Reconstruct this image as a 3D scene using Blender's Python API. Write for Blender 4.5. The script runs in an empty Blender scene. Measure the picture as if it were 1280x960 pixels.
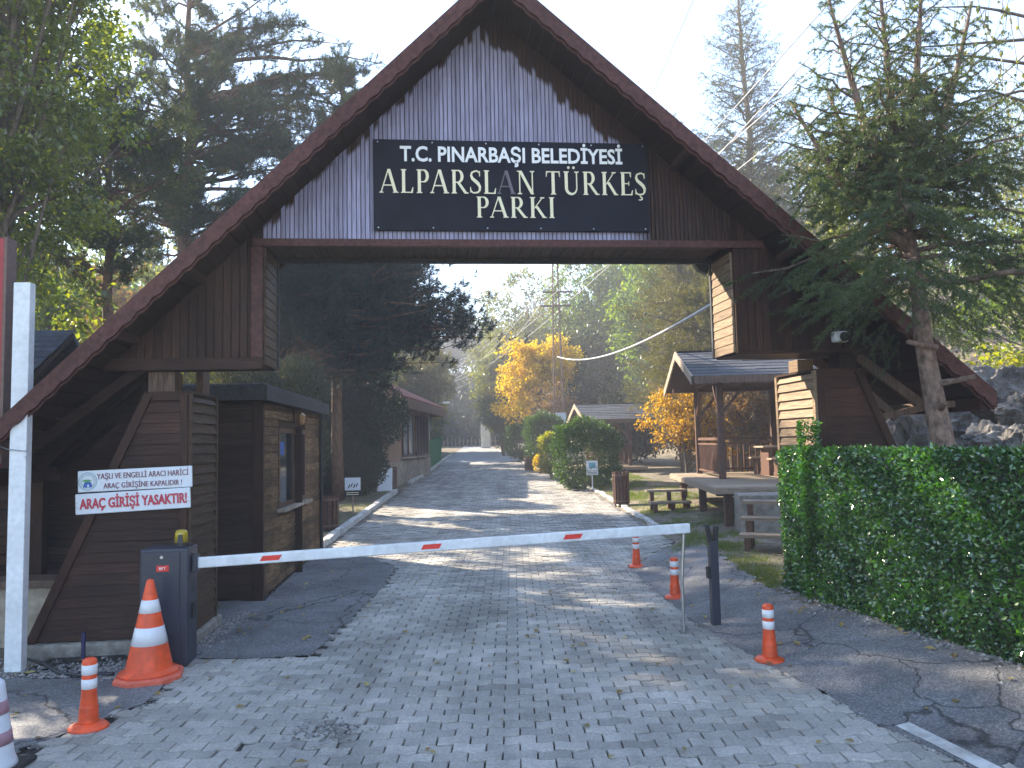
import bpy, math, random
import numpy as np
from mathutils import Vector, Matrix

SC = bpy.context.scene
COL = SC.collection
rad = math.radians

# ------------------------------------------------------------------ camera
F = 967.0; EYE = 2.0; PITCH = rad(4.3); ROLL = rad(1.3); GYAW = rad(6.0); GD = 8.30
c_f = np.array([0, math.cos(PITCH), math.sin(PITCH)])
c_u0 = np.array([0, -math.sin(PITCH), math.cos(PITCH)]); c_r0 = np.array([1.0, 0, 0])
c_r = math.cos(ROLL) * c_r0 - math.sin(ROLL) * c_u0
c_u = math.sin(ROLL) * c_r0 + math.cos(ROLL) * c_u0
cam_d = bpy.data.cameras.new('camera'); cam = bpy.data.objects.new('camera', cam_d); COL.objects.link(cam)
cam_d.sensor_fit = 'HORIZONTAL'; cam_d.sensor_width = 36.0; cam_d.lens = 36.0 * F / 1280.0
cam_d.clip_start = 0.05; cam_d.clip_end = 2000
mm = Matrix.Identity(4)
for i in range(3):
    mm[i][0] = c_r[i]; mm[i][1] = c_u[i]; mm[i][2] = -c_f[i]
mm[2][3] = EYE
cam.matrix_world = mm
SC.camera = cam

# ------------------------------------------------------------------ light
SUN_EL = rad(32.0); SUN_AZ = rad(-50.0)          # azimuth from +Y towards +X
w = bpy.data.worlds.new('World'); SC.world = w; w.use_nodes = True
nt = w.node_tree; nt.nodes.clear()
wo = nt.nodes.new('ShaderNodeOutputWorld'); bg = nt.nodes.new('ShaderNodeBackground'); sky = nt.nodes.new('ShaderNodeTexSky')
sky.sky_type = 'NISHITA'; sky.sun_disc = False; sky.sun_elevation = SUN_EL; sky.sun_rotation = SUN_AZ
sky.air_density = 1.0; sky.dust_density = 0.6; sky.ozone_density = 0.9; sky.altitude = 900
bg.inputs['Strength'].default_value = 0.15
nt.links.new(sky.outputs[0], bg.inputs[0]); nt.links.new(bg.outputs[0], wo.inputs[0])
sl = bpy.data.lights.new('sun', 'SUN'); so = bpy.data.objects.new('sun', sl); COL.objects.link(so)
sl.energy = 5.0; sl.angle = rad(0.6); sl.color = (1.0, 0.87, 0.68)
sd = Vector((math.sin(SUN_AZ) * math.cos(SUN_EL), math.cos(SUN_AZ) * math.cos(SUN_EL), math.sin(SUN_EL)))
so.rotation_euler = sd.to_track_quat('Z', 'Y').to_euler(); so.location = sd * 60
SC.view_settings.view_transform = 'Standard'; SC.view_settings.look = 'None'
SC.view_settings.exposure = 2.05; SC.view_settings.gamma = 1.0
try: SC.view_settings.use_curve_mapping = False
except Exception: pass
cy = SC.cycles
cy.max_bounces = 6; cy.diffuse_bounces = 3; cy.glossy_bounces = 2; cy.transmission_bounces = 5; cy.volume_bounces = 0
cy.transparent_max_bounces = 8; cy.use_denoising = True; cy.sample_clamp_indirect = 6.0
cy.caustics_reflective = False; cy.caustics_refractive = False

# ------------------------------------------------------------------ rays
def ray(px, py): return c_f + (px - 640) / F * c_r - (py - 480) / F * c_u
O_ = np.array([0, 0, EYE])
def PZ(px, py, z=0.0):
    d = ray(px, py); return O_ + d * ((z - EYE) / d[2])
def PY(px, py, Y):
    d = ray(px, py); return O_ + d * (Y / d[1])
g_x = np.array([math.cos(GYAW), math.sin(GYAW), 0]); g_n = np.array([-math.sin(GYAW), math.cos(GYAW), 0])
def GL(px, py, yl=0.0):                                  # a point of the gate's own frame
    d = ray(px, py); p = O_ + d * ((GD + yl) / (d @ g_n)); return float(p @ g_x), float(p[2])
def gworld(x, y, z=0.0): return g_x * x + g_n * (GD + y) + np.array([0, 0, z])

# ------------------------------------------------------------------ ground heights
def zr(y): 
    y = np.asarray(y, float); t = np.maximum(0, y - 12.0)
    return np.where(t < 4, 0.003 * t * t, 0.048 + 0.024 * (t - 4))
XR_Y = [2, 4.78, 5.5, 8.15, 10, 12.4, 13.0, 14.5, 18, 26, 38, 50, 80, 200]
XR_X = [3.3, 2.76, 2.54, 2.05, 1.92, 1.84, 2.3, 3.0, 3.0, 2.65, 1.35, 0.1, -2.2, -10]
XL_Y = [0, 14.9, 27, 38, 50, 80, 200]
XL_X = [-3.4, -3.73, -4.12, -4.2, -4.5, -5.2, -16]
def xr(y): return np.interp(y, XR_Y, XR_X)
def xl(y): return np.interp(y, XL_Y, XL_X)
def gz(x, y):
    x = np.asarray(x, float); y = np.asarray(y, float)
    near = np.clip((15.5 - y) / 3.0, 0, 1)
    r = x - np.interp(y, [2, 4.78, 8.15, 10, 12.4, 18, 80], [3.3, 2.76, 2.05, 1.92, 1.84, 3.0, -2.2])
    rise = near * 0.2 * np.clip(r, 0, 1.15) + (1 - near) * 0.10 * np.clip(r, 0, 2.0)
    xs = np.interp(y, [0, 7.8, 9, 13, 15, 40, 60, 90], [5.4, 5.4, 5.8, 9.0, 10.0, 9.5, 8.0, 4.0])
    q = np.maximum(0, x - xs)
    slope = np.where(q < 3, 0.62 * q, 1.86 + 0.45 * (q - 3)); slope = np.minimum(slope, 15)
    ql = np.maximum(0, -13 - x); sl_ = np.minimum(0.2 * ql, 12)
    far = np.maximum(0, y - 84); fr = np.minimum(np.minimum(0.0045 * far * far, 0.32 * far), 13)
    return zr(np.minimum(y, 84)) + rise + np.minimum(np.maximum(slope, sl_) + fr, 15)
def gz1(x, y): return float(gz(x, y))
def PG(px, py):                                          # pixel to ground
    z = 0.0
    for _ in range(30):
        p = PZ(px, py, z); z = 0.5 * z + 0.5 * gz1(p[0], p[1])
    return np.array([p[0], p[1], gz1(p[0], p[1])])

# ------------------------------------------------------------------ materials
def nodes_of(name):
    m = bpy.data.materials.new(name); m.use_nodes = True; n = m.node_tree; n.nodes.clear()
    return m, n, n.nodes, n.links
def N(n, t, **kw):
    o = n.nodes.new(t)
    for k, v in kw.items():
        if k.startswith('i_'): o.inputs[k[2:].replace('_', ' ')].default_value = v
        else: setattr(o, k, v)
    return o
def ramp(n, stops):
    r = n.nodes.new('ShaderNodeValToRGB'); e = r.color_ramp.elements
    while len(e) < len(stops): e.new(0.5)
    for el, (p, c) in zip(e, stops): el.position = p; el.color = (*c, 1)
    return r
def surf(name, c1, c2, scale=6.0, stretch=(1, 1, 1), rough=0.7, bump=0.25, bscale=None, island=0.0, detail=5, metallic=0.0,
         spec=0.4, c3=None, streak=0.0, big=0.0, bigscale=0.7, lo=0.35, hi=0.65, coat=0.0):
    m, n, nd, lk = nodes_of(name)
    out = N(n, 'ShaderNodeOutputMaterial'); b = N(n, 'ShaderNodeBsdfPrincipled')
    b.inputs['Roughness'].default_value = rough; b.inputs['Metallic'].default_value = metallic
    b.inputs['Specular IOR Level'].default_value = spec
    if coat: b.inputs['Coat Weight'].default_value = coat
    tc = N(n, 'ShaderNodeTexCoord'); mp = N(n, 'ShaderNodeMapping'); mp.inputs['Scale'].default_value = stretch
    geo = N(n, 'ShaderNodeNewGeometry')
    lk.new(tc.outputs['Object'], mp.inputs['Vector'])
    vec = mp.outputs[0]
    if island > 0:                                        # shift the grain from plank to plank
        ad = N(n, 'ShaderNodeVectorMath', operation='ADD'); ml = N(n, 'ShaderNodeMath', operation='MULTIPLY'); ml.inputs[1].default_value = 37.0
        lk.new(geo.outputs['Random Per Island'], ml.inputs[0]); lk.new(mp.outputs[0], ad.inputs[0]); lk.new(ml.outputs[0], ad.inputs[1]); vec = ad.outputs[0]
    nz = N(n, 'ShaderNodeTexNoise'); nz.inputs['Scale'].default_value = scale; nz.inputs['Detail'].default_value = detail; nz.inputs['Roughness'].default_value = 0.6
    lk.new(vec, nz.inputs['Vector'])
    st = [(lo, c1), (hi, c2)] if c3 is None else [(lo, c1), (0.5 * (lo + hi), c2), (hi, c3)]
    rp = ramp(n, st); lk.new(nz.outputs['Fac'], rp.inputs[0]); colr = rp.outputs[0]
    def mulc(fac_socket, amt, colr):
        mr = N(n, 'ShaderNodeMapRange'); mr.inputs['To Min'].default_value = 1 - amt; mr.inputs['To Max'].default_value = 1 + amt
        lk.new(fac_socket, mr.inputs['Value'])
        mx = N(n, 'ShaderNodeVectorMath', operation='MULTIPLY'); lk.new(colr, mx.inputs[0]); lk.new(mr.outputs[0], mx.inputs[1])
        return mx.outputs[0]
    if island > 0: colr = mulc(geo.outputs['Random Per Island'], island, colr)
    if big > 0:
        n2 = N(n, 'ShaderNodeTexNoise'); n2.inputs['Scale'].default_value = bigscale; n2.inputs['Detail'].default_value = 4
        lk.new(tc.outputs['Object'], n2.inputs['Vector'])
        sm = N(n, 'ShaderNodeMapRange'); sm.inputs['From Min'].default_value = 0.3; sm.inputs['From Max'].default_value = 0.7
        lk.new(n2.outputs['Fac'], sm.inputs['Value']); colr = mulc(sm.outputs[0], big, colr)
    if streak > 0:                                        # worn and dirty wheel tracks along the road
        m3 = N(n, 'ShaderNodeMapping'); m3.inputs['Scale'].default_value = (1.9, .16, 1); n3 = N(n, 'ShaderNodeTexNoise'); n3.inputs['Scale'].default_value = 1.0; n3.inputs['Detail'].default_value = 6; n3.inputs['Roughness'].default_value = .65
        lk.new(tc.outputs['Object'], m3.inputs['Vector']); lk.new(m3.outputs[0], n3.inputs['Vector']); s3 = N(n, 'ShaderNodeMapRange'); s3.inputs['From Min'].default_value = .3; s3.inputs['From Max'].default_value = .7
        lk.new(n3.outputs['Fac'], s3.inputs['Value']); colr = mulc(s3.outputs[0], streak, colr)
    lk.new(colr, b.inputs['Base Color'])
    if bump > 0:
        bn = N(n, 'ShaderNodeBump'); bn.inputs['Strength'].default_value = bump; bn.inputs['Distance'].default_value = 0.01
        hz = nz
        if bscale:
            hz = N(n, 'ShaderNodeTexNoise'); hz.inputs['Scale'].default_value = bscale; hz.inputs['Detail'].default_value = 4; lk.new(vec, hz.inputs['Vector'])
        lk.new(hz.outputs['Fac'], bn.inputs['Height']); lk.new(bn.outputs[0], b.inputs['Normal'])
    lk.new(b.outputs[0], out.inputs[0])
    return m
def leafmat(name, cols, trans=0.45, gloss=0.06, tint=None, clump=0.25, cscale=1.2, grough=0.4):
    m, n, nd, lk = nodes_of(name)
    out = N(n, 'ShaderNodeOutputMaterial'); geo = N(n, 'ShaderNodeNewGeometry'); tc = N(n, 'ShaderNodeTexCoord')
    rp = ramp(n, [(i / max(1, len(cols) - 1), c) for i, c in enumerate(cols)])
    nz = N(n, 'ShaderNodeTexNoise'); nz.inputs['Scale'].default_value = cscale; nz.inputs['Detail'].default_value = 2
    lk.new(tc.outputs['Object'], nz.inputs['Vector'])
    mx = N(n, 'ShaderNodeMath', operation='MULTIPLY_ADD'); mx.inputs[1].default_value = 1 - clump
    mr = N(n, 'ShaderNodeMapRange'); mr.inputs['From Min'].default_value = 0.3; mr.inputs['From Max'].default_value = 0.7
    mr.inputs['To Max'].default_value = clump
    lk.new(nz.outputs['Fac'], mr.inputs['Value']); lk.new(geo.outputs['Random Per Island'], mx.inputs[0]); lk.new(mr.outputs[0], mx.inputs[2])
    lk.new(mx.outputs[0], rp.inputs[0])
    d = N(n, 'ShaderNodeBsdfDiffuse'); t = N(n, 'ShaderNodeBsdfTranslucent'); g = N(n, 'ShaderNodeBsdfGlossy'); g.inputs['Roughness'].default_value = grough
    tm = N(n, 'ShaderNodeVectorMath', operation='MULTIPLY'); tm.inputs[1].default_value = tint or (1.5, 1.35, 0.55)
    lk.new(rp.outputs[0], d.inputs['Color']); lk.new(rp.outputs[0], tm.inputs[0]); lk.new(tm.outputs[0], t.inputs['Color'])
    a = N(n, 'ShaderNodeMixShader'); a.inputs[0].default_value = trans; lk.new(d.outputs[0], a.inputs[1]); lk.new(t.outputs[0], a.inputs[2])
    c = N(n, 'ShaderNodeMixShader'); c.inputs[0].default_value = gloss; lk.new(a.outputs[0], c.inputs[1]); lk.new(g.outputs[0], c.inputs[2])
    lk.new(c.outputs[0], out.inputs[0])
    return m
def plain(name, c, rough=0.5, metallic=0.0, var=0.12, bump=0.05, scale=18, spec=0.5, **kw):
    return surf(name, tuple(x * (1 - var) for x in c), tuple(x * (1 + var) for x in c), scale=scale, rough=rough, metallic=metallic, bump=bump, spec=spec, **kw)

MT = {}
MT['wood_v'] = surf('stained_wood_upright', (.022, .010, .007), (.055, .025, .016), scale=5, stretch=(14, 14, .8), spec=.15, rough=.5, bump=.35, island=.38, big=.32, bigscale=1.6)
MT['wood_h'] = surf('stained_wood_level', (.028, .013, .009), (.060, .028, .018), scale=5, stretch=(.8, 14, 14), spec=.15, rough=.5, bump=.35, island=.28, big=.32, bigscale=1.4)
MT['wood_side'] = surf('sunlit_faded_wood', (.15, .10, .065), (.30, .215, .14), scale=5, stretch=(14, .8, 14), spec=.15, rough=.65, bump=.3, island=.22)  # faded planks, with sunlight on these faces put into the paler colour
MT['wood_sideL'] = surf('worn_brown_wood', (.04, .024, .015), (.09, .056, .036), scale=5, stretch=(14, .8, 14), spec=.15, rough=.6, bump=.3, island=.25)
MT['barge'] = surf('faded_red_brown_paint', (.055, .022, .019), (.105, .044, .038), scale=7, stretch=(3, 3, 3), spec=.15, rough=.5, bump=.15, big=.2)
MT['soffit'] = surf('dark_soffit_wood', (.018, .009, .006), (.035, .017, .011), scale=5, stretch=(.8, 10, 10), spec=.15, rough=.6, bump=.3, island=.3)
MT['beamwood'] = surf('bare_post_wood', (.06, .035, .025), (.16, .10, .07), scale=6, stretch=(9, 9, .9), rough=.7, bump=.4)
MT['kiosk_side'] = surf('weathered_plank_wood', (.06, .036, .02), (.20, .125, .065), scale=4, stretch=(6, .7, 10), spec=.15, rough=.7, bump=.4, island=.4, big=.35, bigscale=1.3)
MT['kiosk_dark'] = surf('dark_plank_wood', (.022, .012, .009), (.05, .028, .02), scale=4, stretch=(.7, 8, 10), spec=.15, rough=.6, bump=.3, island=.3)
MT['bitumen'] = surf('bitumen_roofing', (.02, .021, .025), (.05, .052, .06), scale=25, rough=.75, bump=.3, big=.3)
MT['shingle'] = surf('grey_shingle', (.03, .032, .040), (.07, .075, .092), scale=14, stretch=(1, 1, 1), rough=.7, bump=.4, island=.3)
MT['concrete'] = surf('rough_concrete', (.17, .155, .135), (.33, .30, .26), scale=9, rough=.9, bump=.6, bscale=40, big=.25)
MT['stone'] = surf('beige_stone', (.20, .16, .12), (.38, .32, .25), scale=6, rough=.9, bump=.6, big=.2)
MT['asphalt'] = surf('worn_asphalt', (.12, .12, .128), (.235, .232, .238), scale=60, rough=.85, bump=.7, bscale=140, big=.35, bigscale=.9, lo=.25, hi=.75)
def asphalt_mat():
    m, n, nd, lk = nodes_of('worn_cracked_asphalt'); out = N(n, 'ShaderNodeOutputMaterial'); b = N(n, 'ShaderNodeBsdfPrincipled'); b.inputs['Roughness'].default_value = .88
    tc = N(n, 'ShaderNodeTexCoord')
    v = N(n, 'ShaderNodeTexVoronoi'); v.inputs['Scale'].default_value = 75; lk.new(tc.outputs['Object'], v.inputs['Vector'])
    rp = ramp(n, [(0, (.10, .10, .106)), (.55, (.17, .168, .172)), (1, (.30, .295, .29))]); lk.new(v.outputs['Color'], rp.inputs[0])
    w1 = N(n, 'ShaderNodeTexNoise'); w1.inputs['Scale'].default_value = 3.0; w1.inputs['Detail'].default_value = 5; lk.new(tc.outputs['Object'], w1.inputs['Vector'])
    ad = N(n, 'ShaderNodeVectorMath', operation='MULTIPLY_ADD'); ad.inputs[1].default_value = (.55, .55, 0); lk.new(w1.outputs['Color'], ad.inputs[0]); lk.new(tc.outputs['Object'], ad.inputs[2])
    c = N(n, 'ShaderNodeTexVoronoi', feature='DISTANCE_TO_EDGE'); c.inputs['Scale'].default_value = .62; lk.new(ad.outputs[0], c.inputs['Vector'])
    cr = N(n, 'ShaderNodeMapRange'); cr.inputs['From Min'].default_value = .002; cr.inputs['From Max'].default_value = .010; cr.inputs['To Min'].default_value = .32; lk.new(c.outputs['Distance'], cr.inputs['Value'])
    st = N(n, 'ShaderNodeTexNoise'); st.inputs['Scale'].default_value = 1.1; st.inputs['Detail'].default_value = 6; st.inputs['Roughness'].default_value = .65; lk.new(tc.outputs['Object'], st.inputs['Vector'])
    sr = N(n, 'ShaderNodeMapRange'); sr.inputs['From Min'].default_value = .32; sr.inputs['From Max'].default_value = .68; sr.inputs['To Min'].default_value = .62; sr.inputs['To Max'].default_value = 1.3; lk.new(st.outputs['Fac'], sr.inputs['Value'])
    mu = N(n, 'ShaderNodeMath', operation='MULTIPLY'); lk.new(cr.outputs[0], mu.inputs[0]); lk.new(sr.outputs[0], mu.inputs[1])
    ml = N(n, 'ShaderNodeVectorMath', operation='MULTIPLY'); lk.new(rp.outputs[0], ml.inputs[0]); lk.new(mu.outputs[0], ml.inputs[1]); lk.new(ml.outputs[0], b.inputs['Base Color'])
    bn = N(n, 'ShaderNodeBump'); bn.inputs['Strength'].default_value = .9; bn.inputs['Distance'].default_value = .012
    hs = N(n, 'ShaderNodeMath', operation='MULTIPLY_ADD'); hs.inputs[1].default_value = .6; lk.new(v.outputs['Distance'], hs.inputs[0]); lk.new(cr.outputs[0], hs.inputs[2]); lk.new(hs.outputs[0], bn.inputs['Height']); lk.new(bn.outputs[0], b.inputs['Normal'])
    lk.new(b.outputs[0], out.inputs[0]); return m
MT['asphalt'] = asphalt_mat()
MT['grout'] = surf('joint_sand', (.018, .017, .016), (.05, .046, .04), scale=30, rough=.95, bump=.4)
MT['dirt'] = surf('dry_dirt', (.09, .07, .05), (.20, .165, .12), scale=3.5, rough=.95, bump=.8, bscale=18, c3=(.13, .12, .06), big=.3)
MT['rock'] = surf('limestone', (.05, .047, .046), (.15, .14, .135), scale=2.6, rough=.95, bump=1.0, bscale=11, c3=(.22, .21, .20), big=.3, bigscale=1.2, lo=.3, hi=.7)
MT['white_paint'] = plain('white_paint', (.70, .72, .74), rough=.45, var=.09, big=.12, bigscale=2.5)
MT['kerbpaint'] = surf('worn_whitewash', (.34, .33, .31), (.66, .65, .62), scale=6, rough=.85, bump=.5)
MT['navy'] = plain('navy_enamel', (.030, .034, .052), rough=.35, var=.1, bump=.02)
MT['blackplastic'] = plain('black_plastic', (.015, .015, .017), rough=.45)
MT['orange'] = plain('orange_plastic', (.76, .085, .018), rough=.45, var=.12, big=.22, bigscale=5)
MT['orange_base'] = plain('dusty_orange_plastic', (.68, .13, .07), rough=.6, var=.12)
MT['reflect'] = plain('white_reflective_tape', (.74, .75, .77), rough=.3, var=.05)
MT['red'] = plain('red_enamel', (.30, .012, .014), rough=.4, var=.08)
MT['red_sticker'] = plain('red_sticker', (.70, .03, .02), rough=.4)
MT['amber'] = plain('amber_lens', (.42, .30, .01), rough=.2, spec=.7)
MT['metal'] = plain('galvanised_steel', (.45, .45, .46), rough=.35, metallic=.9)
MT['pole_metal'] = plain('rusty_steel', (.17, .11, .09), rough=.7, metallic=.2)
MT['cream'] = plain('cream_lettering', (.80, .74, .50), rough=.5, var=.04)
MT['lwhite'] = plain('white_lettering', (.80, .80, .80), rough=.5, var=.04)
MT['lgrey'] = plain('peeled_letter', (.12, .11, .12), rough=.6)
MT['board'] = surf('dark_sign_face', (.006, .007, .014), (.012, .013, .024), scale=4, spec=.12, rough=.6, bump=.05)
MT['sign_white'] = plain('sign_white', (.66, .70, .76), rough=.35, var=.03)
MT['ink_purple'] = plain('dark_red_ink', (.18, .03, .07), rough=.5)
MT['ink_red'] = plain('red_ink', (.50, .03, .06), rough=.5)
MT['ink_blue'] = plain('blue_ink', (.03, .12, .42), rough=.5)
MT['ink_teal'] = plain('teal_ink', (.10, .33, .42), rough=.5)
MT['ink_green'] = plain('green_ink', (.10, .34, .10), rough=.5)
MT['ink_black'] = plain('dark_ink', (.05, .05, .05), rough=.5)
MT['glass'] = plain('window_glass', (.02, .025, .03), rough=.08, spec=.8, var=.05, bump=0)
MT['glass_sky'] = plain('sky_toned_glass', (.30, .33, .36), rough=.1, spec=.8, var=.1, bump=0)  # sky reflection put into the pane colour as a pale tone
MT['frame_wood'] = plain('brown_frame', (.075, .032, .02), rough=.5)
MT['brick'] = surf('house_wall', (.22, .13, .085), (.38, .25, .17), scale=9, rough=.85, bump=.4, big=.2)
MT['tile'] = surf('red_roof_tile', (.13, .045, .035), (.24, .085, .065), scale=10, rough=.75, bump=.4, island=.25)
MT['greenfence'] = surf('green_mesh_sheet', (.012, .11, .035), (.03, .20, .07), scale=12, stretch=(8, 8, .5), rough=.6, bump=.3)
MT['timber'] = surf('gazebo_timber', (.06, .026, .015), (.14, .065, .04), scale=5, stretch=(5, 5, 2), rough=.6, bump=.3, island=.25)
MT['deck'] = surf('deck_timber', (.20, .15, .105), (.38, .30, .22), scale=5, stretch=(1, 9, 9), rough=.75, bump=.3, island=.25)
MT['bark_pine'] = surf('pine_bark', (.07, .038, .024), (.20, .105, .06), scale=7, stretch=(3, 3, .8), rough=.9, bump=1.0)
MT['bark'] = surf('grey_brown_bark', (.07, .05, .038), (.20, .155, .12), scale=9, stretch=(3, 3, .7), rough=.9, bump=1.0)
MT['bark_spruce'] = surf('spruce_bark', (.085, .055, .042), (.26, .18, .14), scale=11, stretch=(1.6, 1.6, 1), rough=.9, bump=1.0, big=.25, bigscale=3)
MT['cutwood'] = surf('fresh_cut_wood', (.38, .22, .10), (.55, .34, .16), scale=14, rough=.8, bump=.3)
MT['cable'] = plain('pale_cable', (.42, .42, .43), rough=.5)
MT['cable_dark'] = plain('dark_hose', (.03, .03, .035), rough=.5)

L = {}
L['pine'] = leafmat('pine_needles', [(.020, .034, .011), (.045, .066, .018), (.10, .115, .024)], trans=.36, gloss=.05)
L['pine_dark'] = leafmat('dark_pine_needles', [(.007, .014, .008), (.014, .026, .012), (.026, .040, .016)], trans=.14, gloss=.05)
L['pine_olive'] = leafmat('olive_pine_needles', [(.055, .065, .022), (.11, .115, .036), (.19, .17, .055)], trans=.42, gloss=.04)
L['spruce'] = leafmat('spruce_needles', [(.028, .055, .03), (.06, .10, .04), (.13, .17, .045)], trans=.42, gloss=.05)
L['cedar'] = leafmat('cedar_needles', [(.03, .042, .026), (.06, .07, .04), (.11, .10, .06)], trans=.3, gloss=.04)
L['juniper'] = leafmat('juniper_foliage', [(.012, .024, .012), (.024, .04, .02), (.045, .06, .026)], trans=.2, gloss=.03)
L['broad'] = leafmat('green_leaves', [(.034, .062, .007), (.085, .13, .011), (.20, .23, .016)], trans=.56, gloss=.07, tint=(2.0, 1.8, .5))
L['lime'] = leafmat('yellow_green_leaves', [(.07, .11, .012), (.16, .19, .016), (.30, .25, .025)], trans=.6, gloss=.05, tint=(1.9, 1.8, .5))
L['yellow'] = leafmat('yellow_leaves', [(.50, .33, .012), (.68, .47, .015), (.75, .58, .03)], trans=.5, gloss=.03, tint=(1.15, 1.15, .6))
L['amberleaf'] = leafmat('amber_leaves', [(.28, .15, .02), (.50, .32, .02), (.62, .45, .03)], trans=.5, gloss=.03, tint=(1.3, 1.1, .5))
L['brownleaf'] = leafmat('brown_leaves', [(.10, .06, .035), (.20, .12, .06), (.28, .19, .09)], trans=.4, gloss=.03)
L['willow'] = leafmat('willow_leaves', [(.06, .085, .035), (.11, .135, .045), (.18, .19, .06)], trans=.55, gloss=.04, tint=(1.9, 1.7, .6))
L['poplar'] = leafmat('poplar_leaves', [(.035, .07, .02), (.075, .13, .022), (.17, .22, .025)], trans=.58, gloss=.05, tint=(1.9, 1.8, .5))
L['topiary'] = leafmat('clipped_leaves', [(.016, .045, .010), (.036, .09, .014), (.10, .17, .018)], trans=.4, gloss=.06)
L['hedge'] = leafmat('plastic_hedge_leaves', [(.010, .05, .010), (.024, .10, .016), (.06, .19, .018), (.15, .32, .02)], trans=.35, gloss=.12, tint=(1.3, 1.5, .4), clump=.3, cscale=3, grough=.22)
L['hedgeback'] = plain('hedge_backing', (.006, .016, .006), rough=.9)
L['grass'] = leafmat('grass_blades', [(.05, .10, .015), (.10, .17, .02), (.22, .24, .04)], trans=.45, gloss=.04)
L['litter'] = leafmat('leaf_litter', [(.15, .10, .05), (.32, .24, .08), (.50, .42, .14)], trans=.2, gloss=.03)
L['gravel'] = surf('gravel_bits', (.10, .095, .09), (.34, .32, .30), scale=30, rough=.9, bump=.2, island=.4)

# weathered gable planks: blue-grey bloom where rain reaches, bare brown stain sheltered near the eaves (wear with its own outline)
def gable_mat(apex_x, apex_z, sl_l, sl_r):
    m, n, nd, lk = nodes_of('rain_faded_plank')
    out = N(n, 'ShaderNodeOutputMaterial'); b = N(n, 'ShaderNodeBsdfPrincipled'); b.inputs['Roughness'].default_value = .5; b.inputs['Specular IOR Level'].default_value = .2
    tc = N(n, 'ShaderNodeTexCoord'); geo = N(n, 'ShaderNodeNewGeometry'); sp = N(n, 'ShaderNodeSeparateXYZ'); lk.new(tc.outputs['Object'], sp.inputs[0])
    def mth(op, a, b_=None, c=None):
        o = N(n, 'ShaderNodeMath', operation=op)
        for i, v in enumerate((a, b_, c)):
            if v is None: continue
            if isinstance(v, (int, float)): o.inputs[i].default_value = v
            else: lk.new(v, o.inputs[i])
        return o.outputs[0]
    dx = mth('SUBTRACT', sp.outputs['X'], apex_x)
    zl = mth('MULTIPLY_ADD', dx, sl_l, apex_z); zrr = mth('MULTIPLY_ADD', dx, -sl_r, apex_z)
    edge = mth('MINIMUM', zl, zrr)
    nz = N(n, 'ShaderNodeTexNoise'); nz.inputs['Scale'].default_value = 2.2; nz.inputs['Detail'].default_value = 3; lk.new(tc.outputs['Object'], nz.inputs['Vector'])
    jit = mth('MULTIPLY_ADD', geo.outputs['Random Per Island'], .16, mth('MULTIPLY', nz.outputs['Fac'], .25))
    depth = mth('SUBTRACT', mth('SUBTRACT', edge, sp.outputs['Z']), jit)
    mr = N(n, 'ShaderNodeMapRange'); mr.inputs['From Min'].default_value = -.02; mr.inputs['From Max'].default_value = .045; lk.new(depth, mr.inputs['Value'])
    # the planks beyond the sign board keep their brown stain
    keep = N(n, 'ShaderNodeMapRange'); keep.inputs['From Min'].default_value = 2.62; keep.inputs['From Max'].default_value = 2.36
    lk.new(mth('MULTIPLY_ADD', nz.outputs['Fac'], .3, sp.outputs['X']), keep.inputs['Value'])
    fac = mth('MULTIPLY', mr.outputs[0], keep.outputs[0])
    mp = N(n, 'ShaderNodeMapping'); mp.inputs['Scale'].default_value = (14, 14, .7); ad = N(n, 'ShaderNodeVectorMath', operation='ADD')
    lk.new(tc.outputs['Object'], mp.inputs[0]); lk.new(mp.outputs[0], ad.inputs[0]); lk.new(mth('MULTIPLY', geo.outputs['Random Per Island'], 41.0), ad.inputs[1])
    g = N(n, 'ShaderNodeTexNoise'); g.inputs['Scale'].default_value = 5; g.inputs['Detail'].default_value = 6; lk.new(ad.outputs[0], g.inputs['Vector'])
    br = ramp(n, [(.35, (.020, .009, .006)), (.65, (.055, .025, .016))]); lk.new(g.outputs['Fac'], br.inputs[0])
    gr = ramp(n, [(.22, (.12, .11, .15)), (.40, (.25, .24, .34)), (.7, (.345, .335, .475))]); lk.new(g.outputs['Fac'], gr.inputs[0])
    mx = N(n, 'ShaderNodeMix', data_type='RGBA'); lk.new(fac, mx.inputs['Factor']); lk.new(br.outputs[0], mx.inputs['A']); lk.new(gr.outputs[0], mx.inputs['B'])
    mv = N(n, 'ShaderNodeMapRange'); mv.inputs['To Min'].default_value = .82; mv.inputs['To Max'].default_value = 1.15; lk.new(geo.outputs['Random Per Island'], mv.inputs['Value'])
    ml = N(n, 'ShaderNodeVectorMath', operation='MULTIPLY'); lk.new(mx.outputs['Result'], ml.inputs[0]); lk.new(mv.outputs[0], ml.inputs[1])
    lk.new(ml.outputs[0], b.inputs['Base Color'])
    bn = N(n, 'ShaderNodeBump'); bn.inputs['Strength'].default_value = .3; bn.inputs['Distance'].default_value = .01; lk.new(g.outputs['Fac'], bn.inputs['Height']); lk.new(bn.outputs[0], b.inputs['Normal'])
    lk.new(b.outputs[0], out.inputs[0])
    return m

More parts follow.
